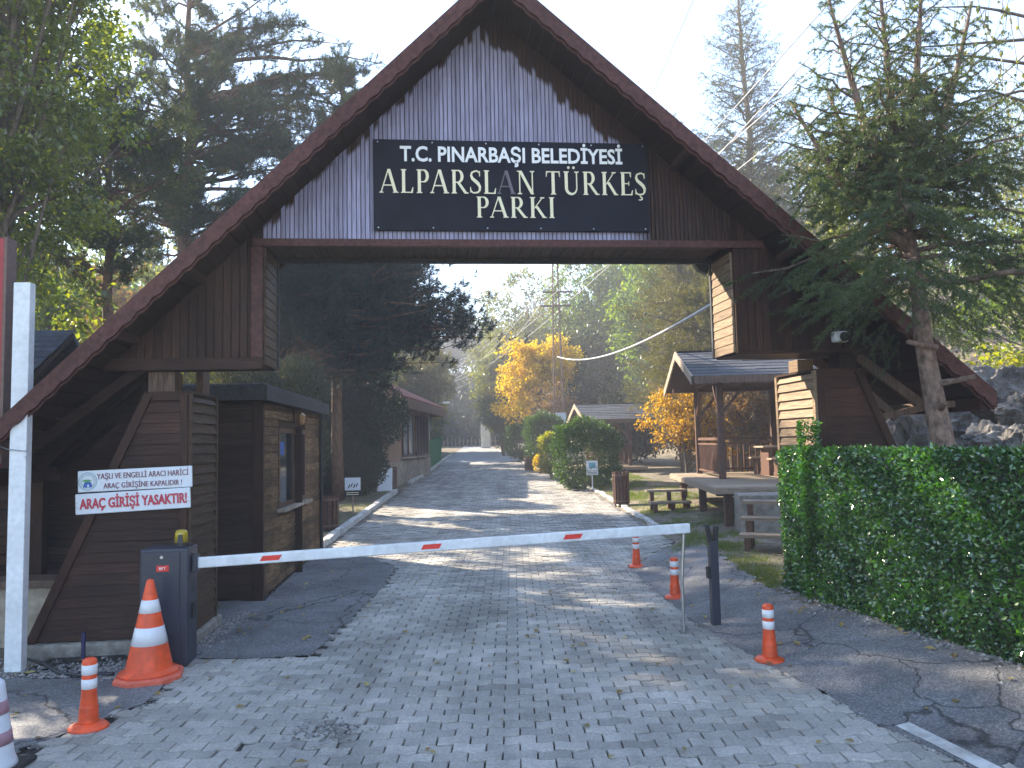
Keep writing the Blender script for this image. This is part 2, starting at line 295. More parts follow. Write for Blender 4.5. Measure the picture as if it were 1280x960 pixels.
# ------------------------------------------------------------------ mesh building
class Geo:
    def __init__(s): s.v = []; s.f = []; s.n = 0
    def add(s, V, Fs):
        V = np.asarray(V, float).reshape(-1, 3); s.v.append(V)
        for Fa in Fs:
            Fa = np.asarray(Fa, int)
            if Fa.size: s.f.append(Fa + s.n)
        s.n += len(V)
    def box(s, x0, x1, y0, y1, z0, z1, M=None):
        V = np.array([(x, y, z) for z in (z0, z1) for y in (y0, y1) for x in (x0, x1)], float)
        if M is not None: V = V @ np.asarray(M)[:3, :3].T + np.asarray(M)[:3, 3]
        s.add(V, [np.array([(0, 2, 3, 1), (4, 5, 7, 6), (0, 1, 5, 4), (2, 6, 7, 3), (0, 4, 6, 2), (1, 3, 7, 5)])])
    def hexa(s, bottom, top):                             # two quads with the same winding
        s.add(list(bottom) + list(top), [np.array([(3, 2, 1, 0), (4, 5, 6, 7), (0, 1, 5, 4), (1, 2, 6, 5), (2, 3, 7, 6), (3, 0, 4, 7)])])
    def prism(s, poly, axis, a, b):                       # polygon extruded along an axis
        n = len(poly); V = []
        for c in (a, b):
            for p, q in poly:
                V.append({'x': (c, p, q), 'y': (p, c, q), 'z': (p, q, c)}[axis])
        Fs = [np.array([[i, (i + 1) % n, n + (i + 1) % n, n + i] for i in range(n)])]
        Fs += [np.array([list(range(n))[::-1]]), np.array([list(range(n, 2 * n))])]
        s.add(V, Fs)
    def beam(s, a, b, wd, ht, upv=(0, 0, 1)):
        a = np.asarray(a, float); b = np.asarray(b, float); d = b - a; d /= np.linalg.norm(d)
        u = np.asarray(upv, float); r = np.cross(d, u); 
        if np.linalg.norm(r) < 1e-4: r = np.cross(d, (1, 0, 0))
        r /= np.linalg.norm(r); u = np.cross(r, d); r *= wd / 2; u *= ht / 2
        s.hexa([a - r - u, a + r - u, a + r + u, a - r + u], [b - r - u, b + r - u, b + r + u, b - r + u])
    def tube(s, pts, radii, sides=8, cap=True):
        P = np.asarray(pts, float); R = np.broadcast_to(np.asarray(radii, float), (len(P),))
        T = np.gradient(P, axis=0); T /= np.linalg.norm(T, axis=1)[:, None] + 1e-9
        ref = np.array([0, 0, 1.0]) if abs(T[0][2]) < .9 else np.array([1.0, 0, 0])
        A = np.cross(T, ref); A /= np.linalg.norm(A, axis=1)[:, None] + 1e-9; B = np.cross(T, A)
        th = np.arange(sides) * 2 * math.pi / sides
        V = P[:, None, :] + R[:, None, None] * (np.cos(th)[None, :, None] * A[:, None, :] + np.sin(th)[None, :, None] * B[:, None, :])
        k = len(P); i = np.arange(k - 1)[:, None] * sides; j = np.arange(sides)[None, :]; j2 = (j + 1) % sides
        Fq = np.stack([i + j, i + j2, i + sides + j2, i + sides + j], -1).reshape(-1, 4)
        Fs = [Fq]
        if cap: Fs += [np.array([list(range(sides))[::-1]]), np.array([list(range((k - 1) * sides, k * sides))])]
        s.add(V.reshape(-1, 3), Fs)
    def lathe(s, prof, center=(0, 0, 0), sides=20, squash=(1, 1)):
        th = np.arange(sides) * 2 * math.pi / sides; c = np.asarray(center, float)
        V = np.array([(r * math.cos(t) * squash[0], r * math.sin(t) * squash[1], z) for r, z in prof for t in th]) + c
        k = len(prof); i = np.arange(k - 1)[:, None] * sides; j = np.arange(sides)[None, :]; j2 = (j + 1) % sides
        s.add(V, [np.stack([i + j, i + j2, i + sides + j2, i + sides + j], -1).reshape(-1, 4),
                  np.array([list(range(sides))[::-1]]), np.array([list(range((k - 1) * sides, k * sides))])])
    def flat(s, pts): s.add(pts, [np.array([list(range(len(pts)))])])
    def leaves(s, P, D, U, ln, wd, fold=.18):             # folded diamond leaves
        ln = np.asarray(ln)[:, None]; wd = np.asarray(wd)[:, None]
        D = D / (np.linalg.norm(D, axis=1)[:, None] + 1e-9); S = np.cross(D, U); S /= np.linalg.norm(S, axis=1)[:, None] + 1e-9
        Nn = np.cross(S, D)
        b = P; t = P + D * ln; m = P + D * ln * .45
        l = m + S * wd * .5 + Nn * wd * fold; r = m - S * wd * .5 + Nn * wd * fold
        V = np.stack([b, r, t, l], 1).reshape(-1, 3); k = np.arange(len(P))[:, None] * 4
        s.add(V, [np.concatenate([k, k + 1, k + 2, k + 3], 1)])
    def needles(s, P, D, ln, wd):
        D = D / (np.linalg.norm(D, axis=1)[:, None] + 1e-9); S = np.cross(D, rng.normal(size=D.shape)); S /= np.linalg.norm(S, axis=1)[:, None] + 1e-9
        ln = np.asarray(ln)[:, None]; wd = np.asarray(wd)
        wd = wd[:, None] if wd.ndim else wd
        V = np.stack([P - S * wd * .5, P + S * wd * .5, P + D * ln], 1).reshape(-1, 3); k = np.arange(len(P))[:, None] * 3
        s.add(V, [np.concatenate([k, k + 1, k + 2], 1)])
    def build(s, name, mat, parent=None, smooth=False, loc=None):
        me = bpy.data.meshes.new(name); V = np.concatenate(s.v).astype(np.float32)
        me.vertices.add(len(V)); me.vertices.foreach_set('co', V.ravel())
        loops = np.concatenate([f.ravel() for f in s.f]).astype(np.int32)
        tot = np.concatenate([np.full(len(f), f.shape[1]) for f in s.f]).astype(np.int32)
        st = np.concatenate([[0], np.cumsum(tot)[:-1]]).astype(np.int32)
        me.loops.add(len(loops)); me.loops.foreach_set('vertex_index', loops)
        me.polygons.add(len(tot)); me.polygons.foreach_set('loop_start', st); me.polygons.foreach_set('loop_total', tot)
        me.polygons.foreach_set('use_smooth', np.full(len(tot), bool(smooth)))
        me.update(calc_edges=True); me.validate()
        if isinstance(mat, (list, tuple)):
            for m_ in mat: me.materials.append(m_)
        else: me.materials.append(mat)
        o = bpy.data.objects.new(name, me); COL.objects.link(o)
        if parent: o.parent = parent
        if loc is not None: o.location = loc
        return o
rng = np.random.default_rng(7); random.seed(7)

def tag(o, label=None, cat=None, group=None, kind=None):
    if label: o['label'] = label
    if cat: o['category'] = cat
    if group: o['group'] = group
    if kind: o['kind'] = kind
    return o
def thing(name, loc, label, cat, rz=0.0, group=None):
    o = bpy.data.objects.new(name, None); COL.objects.link(o); o.location = loc; o.rotation_euler = (0, 0, rz); o.empty_display_size = .2
    return tag(o, label, cat, group)
def dup(root, loc, rz, label, group=None):
    r = root.copy(); COL.objects.link(r); r.location = loc; r.rotation_euler = (0, 0, rz); r['label'] = label
    if group: r['group'] = group
    for ch in list(root.children):
        c = ch.copy(); COL.objects.link(c); c.parent = r
        for g in list(ch.children):
            d = g.copy(); COL.objects.link(d); d.parent = c
    return r
def bevel(o, wdt=.01, seg=2):
    b = o.modifiers.new('bevel', 'BEVEL'); b.width = wdt; b.segments = seg; b.limit_method = 'ANGLE'; b.angle_limit = rad(35); return o
def text(name, body, mat, parent, x0, x1, z0, z1, y, offset=0.0, space=1.0, extrude=.004):
    cu = bpy.data.curves.new(name, 'FONT'); cu.body = body; cu.size = 1.0; cu.extrude = .02; cu.offset = offset; cu.space_character = space; cu.resolution_u = 3
    o = bpy.data.objects.new(name, cu); COL.objects.link(o); cu.materials.append(mat)
    bpy.context.view_layer.update()
    bb = np.array([list(c) for c in o.bound_box]); a = bb.min(0); b = bb.max(0)
    sx = (x1 - x0) / (b[0] - a[0]); sy = (z1 - z0) / (b[1] - a[1])
    me = bpy.data.meshes.new_from_object(o.evaluated_get(bpy.context.evaluated_depsgraph_get())); bpy.data.objects.remove(o); me.name = name
    o = bpy.data.objects.new(name, me); COL.objects.link(o); me.materials.clear(); me.materials.append(mat)
    o.parent = parent; o.rotation_euler = (rad(90), 0, 0); o.scale = (sx, sy, extrude / .02)
    o.location = (x0 - a[0] * sx, y, z0 - a[1] * sy)
    return o

# ================================================================== SETTING
xs_ = np.concatenate([np.linspace(-120, -14, 44)[:-1], np.linspace(-14, 13, 136)[:-1], np.linspace(13, 120, 44)])
ys_ = np.concatenate([np.linspace(-25, -1, 10)[:-1], np.linspace(-1, 22, 116)[:-1], np.linspace(22, 60, 64)[:-1], np.linspace(60, 200, 60)])
X, Y = np.meshgrid(xs_, ys_)
def apron_out(y): return np.interp(y, [-2, 2, 6.1, 8.4, 9.5, 12.5, 13.6], [5.6, 5.0, 3.86, 3.2, 3.05, 3.2, 3.35])
Zt = gz(X, Y)
lo_x = np.where(Y < 14.9, -5.2, xl(Y)); hi_x = np.where(Y < 13.5, apron_out(Y), xr(Y))
inside = np.clip(np.minimum(X - lo_x, hi_x - X) / .3, 0, 1) * (Y < 86)
Zt = Zt - .07 * inside
def vnoise(X, Y, sc, seed):                              # smooth value noise
    r = np.random.default_rng(seed); T = r.random((64, 64)); x = X / sc; y = Y / sc
    xi = np.floor(x).astype(int); yi = np.floor(y).astype(int); fx = x - xi; fy = y - yi; fx = fx * fx * (3 - 2 * fx); fy = fy * fy * (3 - 2 * fy)
    g = lambda a, b: T[a % 64, b % 64]
    return (g(xi, yi) * (1 - fx) + g(xi + 1, yi) * fx) * (1 - fy) + (g(xi, yi + 1) * (1 - fx) + g(xi + 1, yi + 1) * fx) * fy - .5
steep = np.clip((X - np.interp(Y, [0, 9, 13, 40], [5.2, 5.8, 9, 9.5])) / 2.0, 0, 1)
Zt += steep * (1.5 * vnoise(X, Y, 2.3, 1) + .7 * vnoise(X, Y, .9, 2)) + (1 - inside) * .04 * vnoise(X, Y, .6, 3)
nx, ny = len(xs_), len(ys_)
idx = (np.arange(ny - 1)[:, None] * nx + np.arange(nx - 1)[None, :]); quad = np.stack([idx, idx + 1, idx + nx + 1, idx + nx], -1).reshape(-1, 4)
g = Geo(); g.add(np.stack([X, Y, Zt], -1).reshape(-1, 3), [quad]); tag(g.build('terrain', MT['dirt'], smooth=True), 'dry grassy earth rising into the slopes', None, None, 'structure')

def strip(yv, x0f, x1f, nc, dz):
    V = []
    for y in yv:
        for k in range(nc + 1):
            x = x0f(y) + (x1f(y) - x0f(y)) * k / nc; V.append((x, y, gz1(x, y) + dz))
    i = np.arange(len(yv) - 1)[:, None] * (nc + 1) + np.arange(nc)[None, :]
    return V, np.stack([i, i + 1, i + nc + 2, i + nc + 1], -1).reshape(-1, 4)
g = Geo(); V, Q = strip(np.arange(-2, 47, .5), lambda y: -4.6 if y < 14.5 else float(xl(y)) + .02, lambda y: float(xr(y)) + .01, 30, -.020); g.add(V, [Q])
tag(g.build('road_bed', MT['grout'], smooth=True), None, None, None, 'structure')

PLY_A1 = [(-9.5, -1.5), (-3.6, -1.5), (-3.45, 3.5), (-3.40, 5.2), (-3.22, 5.75), (-2.95, 6.25), (-3.0, 6.75), (-3.1, 6.95), (-5.2, 7.1), (-9.5, 7.3)]
PLY_A2 = [(-3.55, 7.62), (-2.6, 7.52), (-1.98, 7.6), (-1.93, 9.2), (-1.9, 11.4), (-2.0, 12.9), (-2.45, 13.7), (-3.2, 14.6), (-3.76, 14.95), (-3.3, 10.3), (-4.6, 10.36), (-4.4, 8.4), (-3.6, 8.2)]
def ragged(poly, seg=.18, amp=.022, seed=3):
    r = np.random.default_rng(seed); out = []
    for i in range(len(poly)):
        a = np.array(poly[i]); b = np.array(poly[(i + 1) % len(poly)]); n = max(1, int(np.linalg.norm(b - a) / seg))
        for k in range(n): out.append(tuple(a + (b - a) * k / n + r.normal(0, amp, 2)))
    return out
def inpoly(px, py, poly):
    c = np.zeros(len(px), bool); j = len(poly) - 1
    for i in range(len(poly)):
        xi, yi = poly[i]; xj, yj = poly[j]
        c ^= ((yi > py) != (yj > py)) & (px < (xj - xi) * (py - yi) / (yj - yi + 1e-12) + xi); j = i
    return c
for i, P in enumerate((PLY_A1, PLY_A2)):
    import bmesh
    bm = bmesh.new(); f = bm.faces.new([bm.verts.new((x, y, .0065)) for x, y in ragged(P, seed=i)]); bmesh.ops.triangulate(bm, faces=[f])
    if f.is_valid and f.normal.z < 0: bmesh.ops.reverse_faces(bm, faces=bm.faces[:])
    bmesh.ops.recalc_face_normals(bm, faces=bm.faces[:])
    me = bpy.data.meshes.new('asphalt'); bm.to_mesh(me); bm.free(); me.materials.append(MT['asphalt'])
    o = bpy.data.objects.new('asphalt_patch', me); COL.objects.link(o); tag(o, None, None, None, 'structure')
g = Geo(); rr_ = np.random.default_rng(5); yv = np.arange(-1.5, 13.65, .14); jit = rr_.normal(0, .02, 400)
V, Q = strip(yv, lambda y: float(xr(y)) - .07 + jit[int((y + 2) / .14) % 400], lambda y: float(apron_out(y)) - .1 + 2 * jit[int((y + 9) / .14) % 400], 8, .0065); g.add(V, [Q])
tag(g.build('asphalt_apron', MT['asphalt'], smooth=True), None, None, None, 'structure')
# gravel shoulder under the hedge line
# painted edge line
a = PG(1128, 908); b = PG(1236, 962); d = (b - a)[:2]; d /= np.linalg.norm(d); nrm = np.array([-d[1], d[0]])
g = Geo(); pts = []
for t, sgn in ((0, 1), (.35, 1), (.7, 1), (1.3, 1), (1.3, -1), (.8, -1), (.3, -1), (0, -1)):
    p = a[:2] + d * t * np.linalg.norm((b - a)[:2]) * 1.6 + nrm * sgn * (.055 + .008 * math.sin(t * 17)); pts.append((p[0], p[1], gz1(*p) + .0125))
g.flat(pts[::-1] if (nrm[0] * d[1] - nrm[1] * d[0]) > 0 else pts); tag(g.build('road_marking', MT['kerbpaint']), None, None, None, 'structure')

# paving stones: wavy interlocking blocks in running bond, each a solid with worn edges
PL_, PW_ = .224, .140
def paver_template(nseg, sides):
    t = np.linspace(0, 1, nseg + 1); L0, W0 = PL_ - .009, PW_ - .0095
    wv = 0 * t
    x = (t - .5) * L0
    out = np.concatenate([np.stack([x, -W0 / 2 + wv], 1), np.stack([x, W0 / 2 + wv], 1)[::-1]])
    n = len(out); c = out.mean(0); top = (out - c) * np.array([1 - .035, 1 - .06]) + c
    if not sides: return np.concatenate([out, np.zeros((n, 1))], 1), [np.arange(n)[None, :]]
    V = np.concatenate([np.c_[top, np.zeros(n)], np.c_[out, np.full(n, -.006)], np.c_[out, np.full(n, -.03)]])
    k = np.arange(n); k2 = (k + 1) % n
    return V, [k[None, :], np.stack([n + k, n + k2, k2, k], 1), np.stack([2 * n + k, 2 * n + k2, n + k2, n + k], 1)]
g = Geo(); r = np.random.default_rng(11); cen = []
for k, y in enumerate(np.arange(1.2, 46, PW_)):
    x0 = (-4.7 if y < 14.6 else float(xl(y)) + .1); x1 = float(xr(y)) + (.06 if y < 12.5 else -.1)
    xx = np.arange(math.floor(x0 / PL_), math.ceil(x1 / PL_) + 1) * PL_ + (k % 2) * PL_ / 2
    xx = xx[(xx > x0) & (xx < x1)]; cen.append(np.stack([xx, np.full(len(xx), y)], 1))
cen = np.concatenate(cen)
keep = ~(inpoly(cen[:, 0], cen[:, 1], PLY_A1) | inpoly(cen[:, 0], cen[:, 1], PLY_A2))
keep &= ~((cen[:, 1] > 7.6) & (cen[:, 1] < 14.7) & (cen[:, 0] < -2.9)); keep &= ~((cen[:, 0] < -3.9) & (cen[:, 1] < 8) & (cen[:, 1] > 7))
keep &= r.random(len(cen)) > -1
cen = cen[keep]
hole = PG(415, 912); dd = np.hypot(cen[:, 0] - hole[0], cen[:, 1] - hole[1]); cen = cen[dd > -1]
for near in (True, False):
    c = cen[(cen[:, 1] < 17) == near]; V, Fs = paver_template(8 if near else 4, near); m = len(c)
    ang = r.normal(0, .012, m); tx = r.normal(0, .018, m); ty = r.normal(0, .018, m); dz = r.normal(0, .003, m) + .006 * vnoise(c[:, 0], c[:, 1], .8, 6)
    worn = np.exp(-((c[:, 0] - hole[0]) ** 2 + (c[:, 1] - hole[1]) ** 2) / .5); ang += worn * r.normal(0, .07, m); dz -= worn * r.random(m) * .016; tx += worn * r.normal(0, .05, m)
    P = np.repeat(V[None], m, 0); ca, sa = np.cos(ang)[:, None], np.sin(ang)[:, None]
    px_, py_ = P[:, :, 0] * ca - P[:, :, 1] * sa, P[:, :, 0] * sa + P[:, :, 1] * ca
    z0 = gz(c[:, 0], c[:, 1]); zz = P[:, :, 2] + tx[:, None] * px_ + ty[:, None] * py_ + dz[:, None] * 1
    lf = (c[:, 0] < -1.2)[:, None] * 0
    Wv = np.stack([c[:, 0:1] + px_ + r.normal(0, .0015, m)[:, None], c[:, 1:2] + py_ + r.normal(0, .0015, m)[:, None], gz(c[:, 0:1] + px_, c[:, 1:2] + py_) + zz], -1).reshape(-1, 3)
    Wv[:, 1] += .0175 * np.sin(2 * math.pi * Wv[:, 0] / PL_ + .35) + .004 * np.sin(6 * math.pi * Wv[:, 0] / PL_)
    off = np.arange(m)[:, None, None] * len(V)
    g.add(Wv, [(f[None] + off).reshape(-1, f.shape[1]) for f in Fs])
MT['paver'] = surf('grey_paving_block', (.28, .262, .235), (.46, .435, .395), scale=55, spec=.2, rough=.85, bump=.6, bscale=120, island=.19, streak=.24, big=.26, bigscale=.9, lo=.3, hi=.7)
tag(g.build('road', MT['paver']), 'road of grey wavy interlocking paving blocks running to the trees', None, None, 'structure')
m, n, nd, lk = nodes_of('far_paving'); out = N(n, 'ShaderNodeOutputMaterial'); b = N(n, 'ShaderNodeBsdfPrincipled'); b.inputs['Roughness'].default_value = .85
tc = N(n, 'ShaderNodeTexCoord'); bt = N(n, 'ShaderNodeTexBrick'); bt.inputs['Scale'].default_value = 1; bt.inputs['Brick Width'].default_value = PL_; bt.inputs['Row Height'].default_value = PW_; bt.inputs['Mortar Size'].default_value = .006
bt.inputs['Color1'].default_value = (.28, .28, .285, 1); bt.inputs['Color2'].default_value = (.36, .36, .365, 1); bt.inputs['Mortar'].default_value = (.06, .06, .06, 1)
lk.new(tc.outputs['Object'], bt.inputs['Vector']); lk.new(bt.outputs['Color'], b.inputs['Base Color']); lk.new(b.outputs[0], out.inputs[0])
g = Geo(); V, Q = strip(np.arange(45.9, 84.5, .8), lambda y: float(xl(y)), lambda y: float(xr(y)), 12, .0); g.add(V, [Q]); tag(g.build('far_road', m, smooth=True), None, None, None, 'structure')

def kerb_run(xf, y0, y1, wd, ht, ln=.75, gaps=()):
    g = Geo(); y = y0; rk = np.random.default_rng(int(y0 * 10))
    while y < y1:
        if not any(a < y < b for a, b in gaps):
            p = np.array([xf(y), y]); q = np.array([xf(y + ln - .02), y + ln - .02]); d = (q - p) / np.linalg.norm(q - p); nn = np.array([d[1], -d[0]]) * wd / 2
            dz = rk.normal(0, .008); z = gz1(*p); z2 = gz1(*q); j = rk.normal(0, .012)
            nn2 = nn * .8
            g.hexa([(*(p - nn + j), z - .1), (*(p + nn + j), z - .1), (*(q + nn + j), z2 - .1), (*(q - nn + j), z2 - .1)],
                   [(*(p - nn2 + j), z + ht + dz), (*(p + nn2 + j), z + ht + dz), (*(q + nn2 + j), z2 + ht + dz), (*(q - nn2 + j), z2 + ht + dz)])
        y += ln
    return g
tag(bevel(kerb_run(lambda y: float(xl(y)) - .09, 14.95, 62, .2, .11, gaps=[(27.2, 31)]).build('kerb', MT['kerbpaint']), .02), 'whitewashed kerb stones along the house side of the road', None, None, 'structure')
tag(bevel(kerb_run(lambda y: float(xr(y)) + .08, 15.5, 70, .16, .05).build('kerb', MT['kerbpaint']), .015), 'low pale kerb stones on the gazebo side of the road', None, None, 'structure')
g = Geo(); V, Q = strip(np.arange(15.5, 40, .5), lambda y: float(xl(y)) - .18 - (1.2 if y > 17 else .5), lambda y: float(xl(y)) - .16, 2, .03)
g.add(V, [Q]); tag(g.build('path', MT['dirt']), None, None, None, 'structure')

# ================================================================== TIMBER GATEWAY
gate = thing('timber_gateway', gworld(0, 0, 0), 'dark brown timber A-frame gateway with faded plank gable spanning the road', 'gateway', GYAW)
AX, AZ, SL, SR = .742, 6.94, .975, .86
EL, ER = -4.45, 6.0
def zo(x): return AZ + (SL * (x - AX) if x < AX else -SR * (x - AX))
def zu(x): return zo(x) - .15
def xu_left(z): return AX + (z + .15 - AZ) / SL
def xu_right(z): return AX - (z + .15 - AZ) / SR
MT['gable'] = gable_mat(.57, 6.82, .98, .84)
B_G, B_L, B_R = 4.19, 2.86, 2.97
XL_, XR_ = -1.75, 3.41
# roof slopes
RB = 1.35
for nm, xe in (('l', EL), ('r', ER)):
    g = Geo(); nb = 14
    if nm == 'l': xa = np.linspace(EL, AX, nb + 1)
    else: xa = np.linspace(ER, AX, nb + 1)
    # underside boards run along the ridge, covered by one deck
    e = [(xe, zo(xe) - .02), (AX, AZ - .02), (AX, AZ - .09), (xe, zo(xe) - .09)]
    g.prism(e if nm == 'r' else e[::-1], 'y', -.57, RB)
    for k in range(nb * 3):
        t0, t1 = k / (nb * 3), (k + 1) / (nb * 3) - .003
        x0, x1 = xe + (AX - xe) * t0, xe + (AX - xe) * t1
        q = [(x0, zo(x0) - .092), (x1, zo(x1) - .092), (x1, zo(x1) - .122), (x0, zo(x0) - .122)]
        g.prism(q if nm == 'r' else q[::-1], 'y', -.57, RB - .02)
    g.build('roof_slope', MT['soffit'], gate)
    for yy in (.72, 1.28):
        g = Geo(); x1 = AX + (.2 if nm == 'r' else -.2); g.beam((xe * .97, yy, zo(xe * .97) - .19), (x1, yy, zo(x1) - .19), .07, .13); g.build('rafter', MT['soffit'], gate)
    # barge board with scalloped lower edge
    g = Geo(); n = 190; pts_t = []; pts_b = []
    for i in range(n + 1):
        t = i / n; x = xe + (AX - xe) * t; pts_t.append((x, zo(x) + .01)); ln = abs(AX - xe) * t * 1.37
        pts_b.append((x, zo(x) - .165 - .028 * abs(math.sin(ln * math.pi / .19))))
    for i in range(n):
        for dz, y0, y1 in ((0, -.64, -.60), (.025, -.600, -.575)):
            A = [pts_t[i], pts_t[i + 1], (pts_b[i + 1][0], pts_b[i + 1][1] - dz), (pts_b[i][0], pts_b[i][1] - dz)]
            V = [(p[0], y0, p[1]) for p in A] + [(p[0], y1, p[1]) for p in A]
            fs = [(0, 1, 2, 3), (7, 6, 5, 4), (3, 2, 6, 7), (0, 4, 5, 1)]
            g.add(V, [np.array(fs)])
    g.build('barge_board', MT['barge'], gate)
    g = Geo(); xe2 = xe * .985; g.beam((xe2, -.55, zo(xe2) - .2), (xe2, RB, zo(xe2) - .2), .08, .14); g.build('eave_beam', MT['wood_h'], gate)
# gable core and planks
g = Geo(); poly = [(XL_, B_G), (XR_, B_G), (XR_, zu(XR_)), (AX, zu(AX)), (XL_, zu(XL_))]; g.prism(poly, 'y', .022, .60); core = g.build('gable_core', MT['soffit'], gate)
def planks(x0, x1, pitch, bot, mat, name, gap=.006, th=.022, rr=np.random.default_rng(3)):
    g = Geo(); x = x0
    while x < x1 - 1e-4:
        w_ = min(pitch * rr.uniform(.93, 1.07), x1 - x); a, b = x, x + w_ - gap
        zb = bot(a) if callable(bot) else bot; za, zc = zu(a), zu(b)
        if a < AX < b: za = zc = min(za, zc)
        if min(za, zc) > zb + .02:
            y0 = -rr.uniform(0, .004); ch = .006
            g.hexa([(a, y0 + ch, zb), (a + ch, y0, zb), (b - ch, y0, zb), (b, y0 + ch, zb)], [(a, y0 + ch, za), (a + ch, y0, za), (b - ch, y0, zc), (b, y0 + ch, zc)])
            g.hexa([(a, y0 + ch, zb), (b, y0 + ch, zb), (b, th - .001, zb), (a, th - .001, zb)], [(a, y0 + ch, za), (b, y0 + ch, zc), (b, th - .001, zc), (a, th - .001, za)]) if False else None
        x += w_
    return g.build(name, mat, gate)
planks(XL_, XR_ + .01, .047, B_G + .02, MT['gable'], 'gable_panel')
xl0 = xu_left(B_L); xr0 = xu_right(B_R)
for (a, b, bot, ) in ((xl0 + .02, XL_ - .12, B_L), (XR_ + .07, xr0 - .02, B_R)):
    planks(a, b, .085, bot, MT['wood_v'], 'side_panel')
for poly in ([(xl0, B_L), (XL_, B_L), (XL_, zu(XL_))], [(XR_, B_R), (xr0, B_R), (XR_, zu(XR_))]):
    g = Geo(); g.prism(poly, 'y', .022, .60); g.build('side_core', MT['soffit'], gate)
def gb(name, x0, x1, y0, y1, z0, z1, mat, bv=.006):
    g = Geo(); g.box(x0, x1, y0, y1, z0, z1); o = g.build(name, mat, gate); bevel(o, bv); return o
gb('bottom_trim', XL_ - .10, XR_ + .35, -.045, .0215, B_G - .065, B_G + .018, MT['barge'])
gb('corner_trim', XL_ - .12, XL_ + .002, -.03, .0215, B_L + .085, B_G - .067, MT['barge'])
gb('corner_trim', XR_ - .002, XR_ + .07, -.028, .0215, B_R - .02, B_G - .067, MT['wood_v'])
gb('bottom_trim', xl0 - .05, XL_ + .004, -.04, .0215, B_L - .04, B_L + .083, MT['wood_h'])
gb('bottom_trim', XR_ - .004, xr0 + .1, -.02, .62, B_R - .045, B_R - .003, MT['wood_h'])
gb('back_beam', XL_ - .1, XR_ + .1, .603, .68, B_G - .09, B_G + .2, MT['bitumen'])
g = Geo(); x = XL_ + .03
while x < XR_ - .1:
    g.box(x, x + .112, .022, .60, B_G - .035, B_G - .004); x += .12
g.build('soffit_boards', MT['wood_sideL'], gate)
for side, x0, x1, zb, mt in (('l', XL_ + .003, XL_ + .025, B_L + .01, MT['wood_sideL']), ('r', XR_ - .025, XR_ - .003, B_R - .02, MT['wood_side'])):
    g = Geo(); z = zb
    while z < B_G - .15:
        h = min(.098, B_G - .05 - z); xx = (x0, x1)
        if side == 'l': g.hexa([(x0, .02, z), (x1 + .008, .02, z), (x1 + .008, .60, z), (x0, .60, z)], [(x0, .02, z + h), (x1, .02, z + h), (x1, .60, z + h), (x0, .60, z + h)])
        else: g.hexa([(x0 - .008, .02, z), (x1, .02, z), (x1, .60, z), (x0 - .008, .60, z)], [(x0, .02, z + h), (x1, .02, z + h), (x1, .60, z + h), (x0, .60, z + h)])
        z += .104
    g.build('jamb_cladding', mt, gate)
    gb('jamb_edge', *((x0, x1 + .02) if side == 'l' else (x0 - .02, x1)), .602, .65, zb, B_G - .095, MT['bitumen'])
# lower piers clad with lap boards
def pier(xin, xo_b, xo_t, zb, zt, sgn, mside, dep=1.0):
    def xo(z): return xo_b + (xo_t - xo_b) * (z - zb) / (zt - zb)
    g = Geo()
    q = [(xin, zb), (xo(zb), zb), (xo(zt), zt), (xin, zt)]
    if sgn < 0: q = q[::-1]
    g.prism(q, 'y', .03, dep - .03); p = g.build('pier', MT['soffit'], gate)
    g = Geo(); z = zb + .01; ph = .108
    while z < zt - .06:
        h = min(ph - .004, zt - .05 - z); a, b = xin + sgn * .07, xo(z) - sgn * .07; a2, b2 = xin + sgn * .07, xo(z + h) - sgn * .07
        A = [(a, .0, z), (b, .0, z), (b, .03, z), (a, .03, z)]; T = [(a2, .017, z + h), (b2, .017, z + h), (b2, .03, z + h), (a2, .03, z + h)]
        if sgn < 0: A = [A[1], A[0], A[3], A[2]]; T = [T[1], T[0], T[3], T[2]]
        g.hexa(A, T); z += ph
    g.build('front_boards', MT['wood_h'], p)
    g = Geo(); z = zb + .01
    while z < zt - .05:
        h = min(ph - .004, zt - .03 - z); o1, o2 = xin - sgn * .034, xin - sgn * .008
        A = [(o1, .055, z), (xin, .055, z), (xin, dep - .055, z), (o1, dep - .055, z)]; T = [(o2, .055, z + h), (xin, .055, z + h), (xin, dep - .055, z + h), (o2, dep - .055, z + h)]
        if sgn < 0: A = [A[1], A[0], A[3], A[2]]; T = [T[1], T[0], T[3], T[2]]
        g.hexa(A, T); z += ph
    g.build('side_boards', mside, p)
    g = Geo(); g.beam((xo(zb) - sgn * .04, .0, zb), (xo(zt) - sgn * .04, .0, zt), .085, .05, (0, 1, 0)); g.build('edge_trim', MT['wood_v'], p)
    g = Geo(); g.beam((xin + sgn * .035, -.004, zb), (xin + sgn * .035, -.004, zt - .002), .075, .052, (0, 1, 0)); g.build('edge_trim', MT['wood_v'], p)
    g = Geo(); g.box(min(xin - sgn * .036, xin + sgn * .004), max(xin - sgn * .036, xin + sgn * .004), -.004, .054, zb, zt); g.box(min(xin - sgn * .036, xin), max(xin - sgn * .036, xin), dep - .054, dep, zb, zt); g.build('side_trim', mside, p)
    g = Geo(); g.box(min(xin + sgn * .075, xo(zt) - sgn * .0), max(xin + sgn * .075, xo(zt)), -.006, .03, zt - .065, zt + .004); g.build('top_trim', MT['wood_h'], p)
    g = Geo(); g.box(min(xin - sgn * .03, xo(zt)), max(xin - sgn * .03, xo(zt)), .031, dep, zt, zt + .025); g.build('cap', MT['wood_h'], p)
    return p
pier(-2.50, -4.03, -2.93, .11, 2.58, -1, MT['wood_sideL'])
pier(4.33, 5.92, 4.86, .15, 2.73, 1, MT['wood_side'])
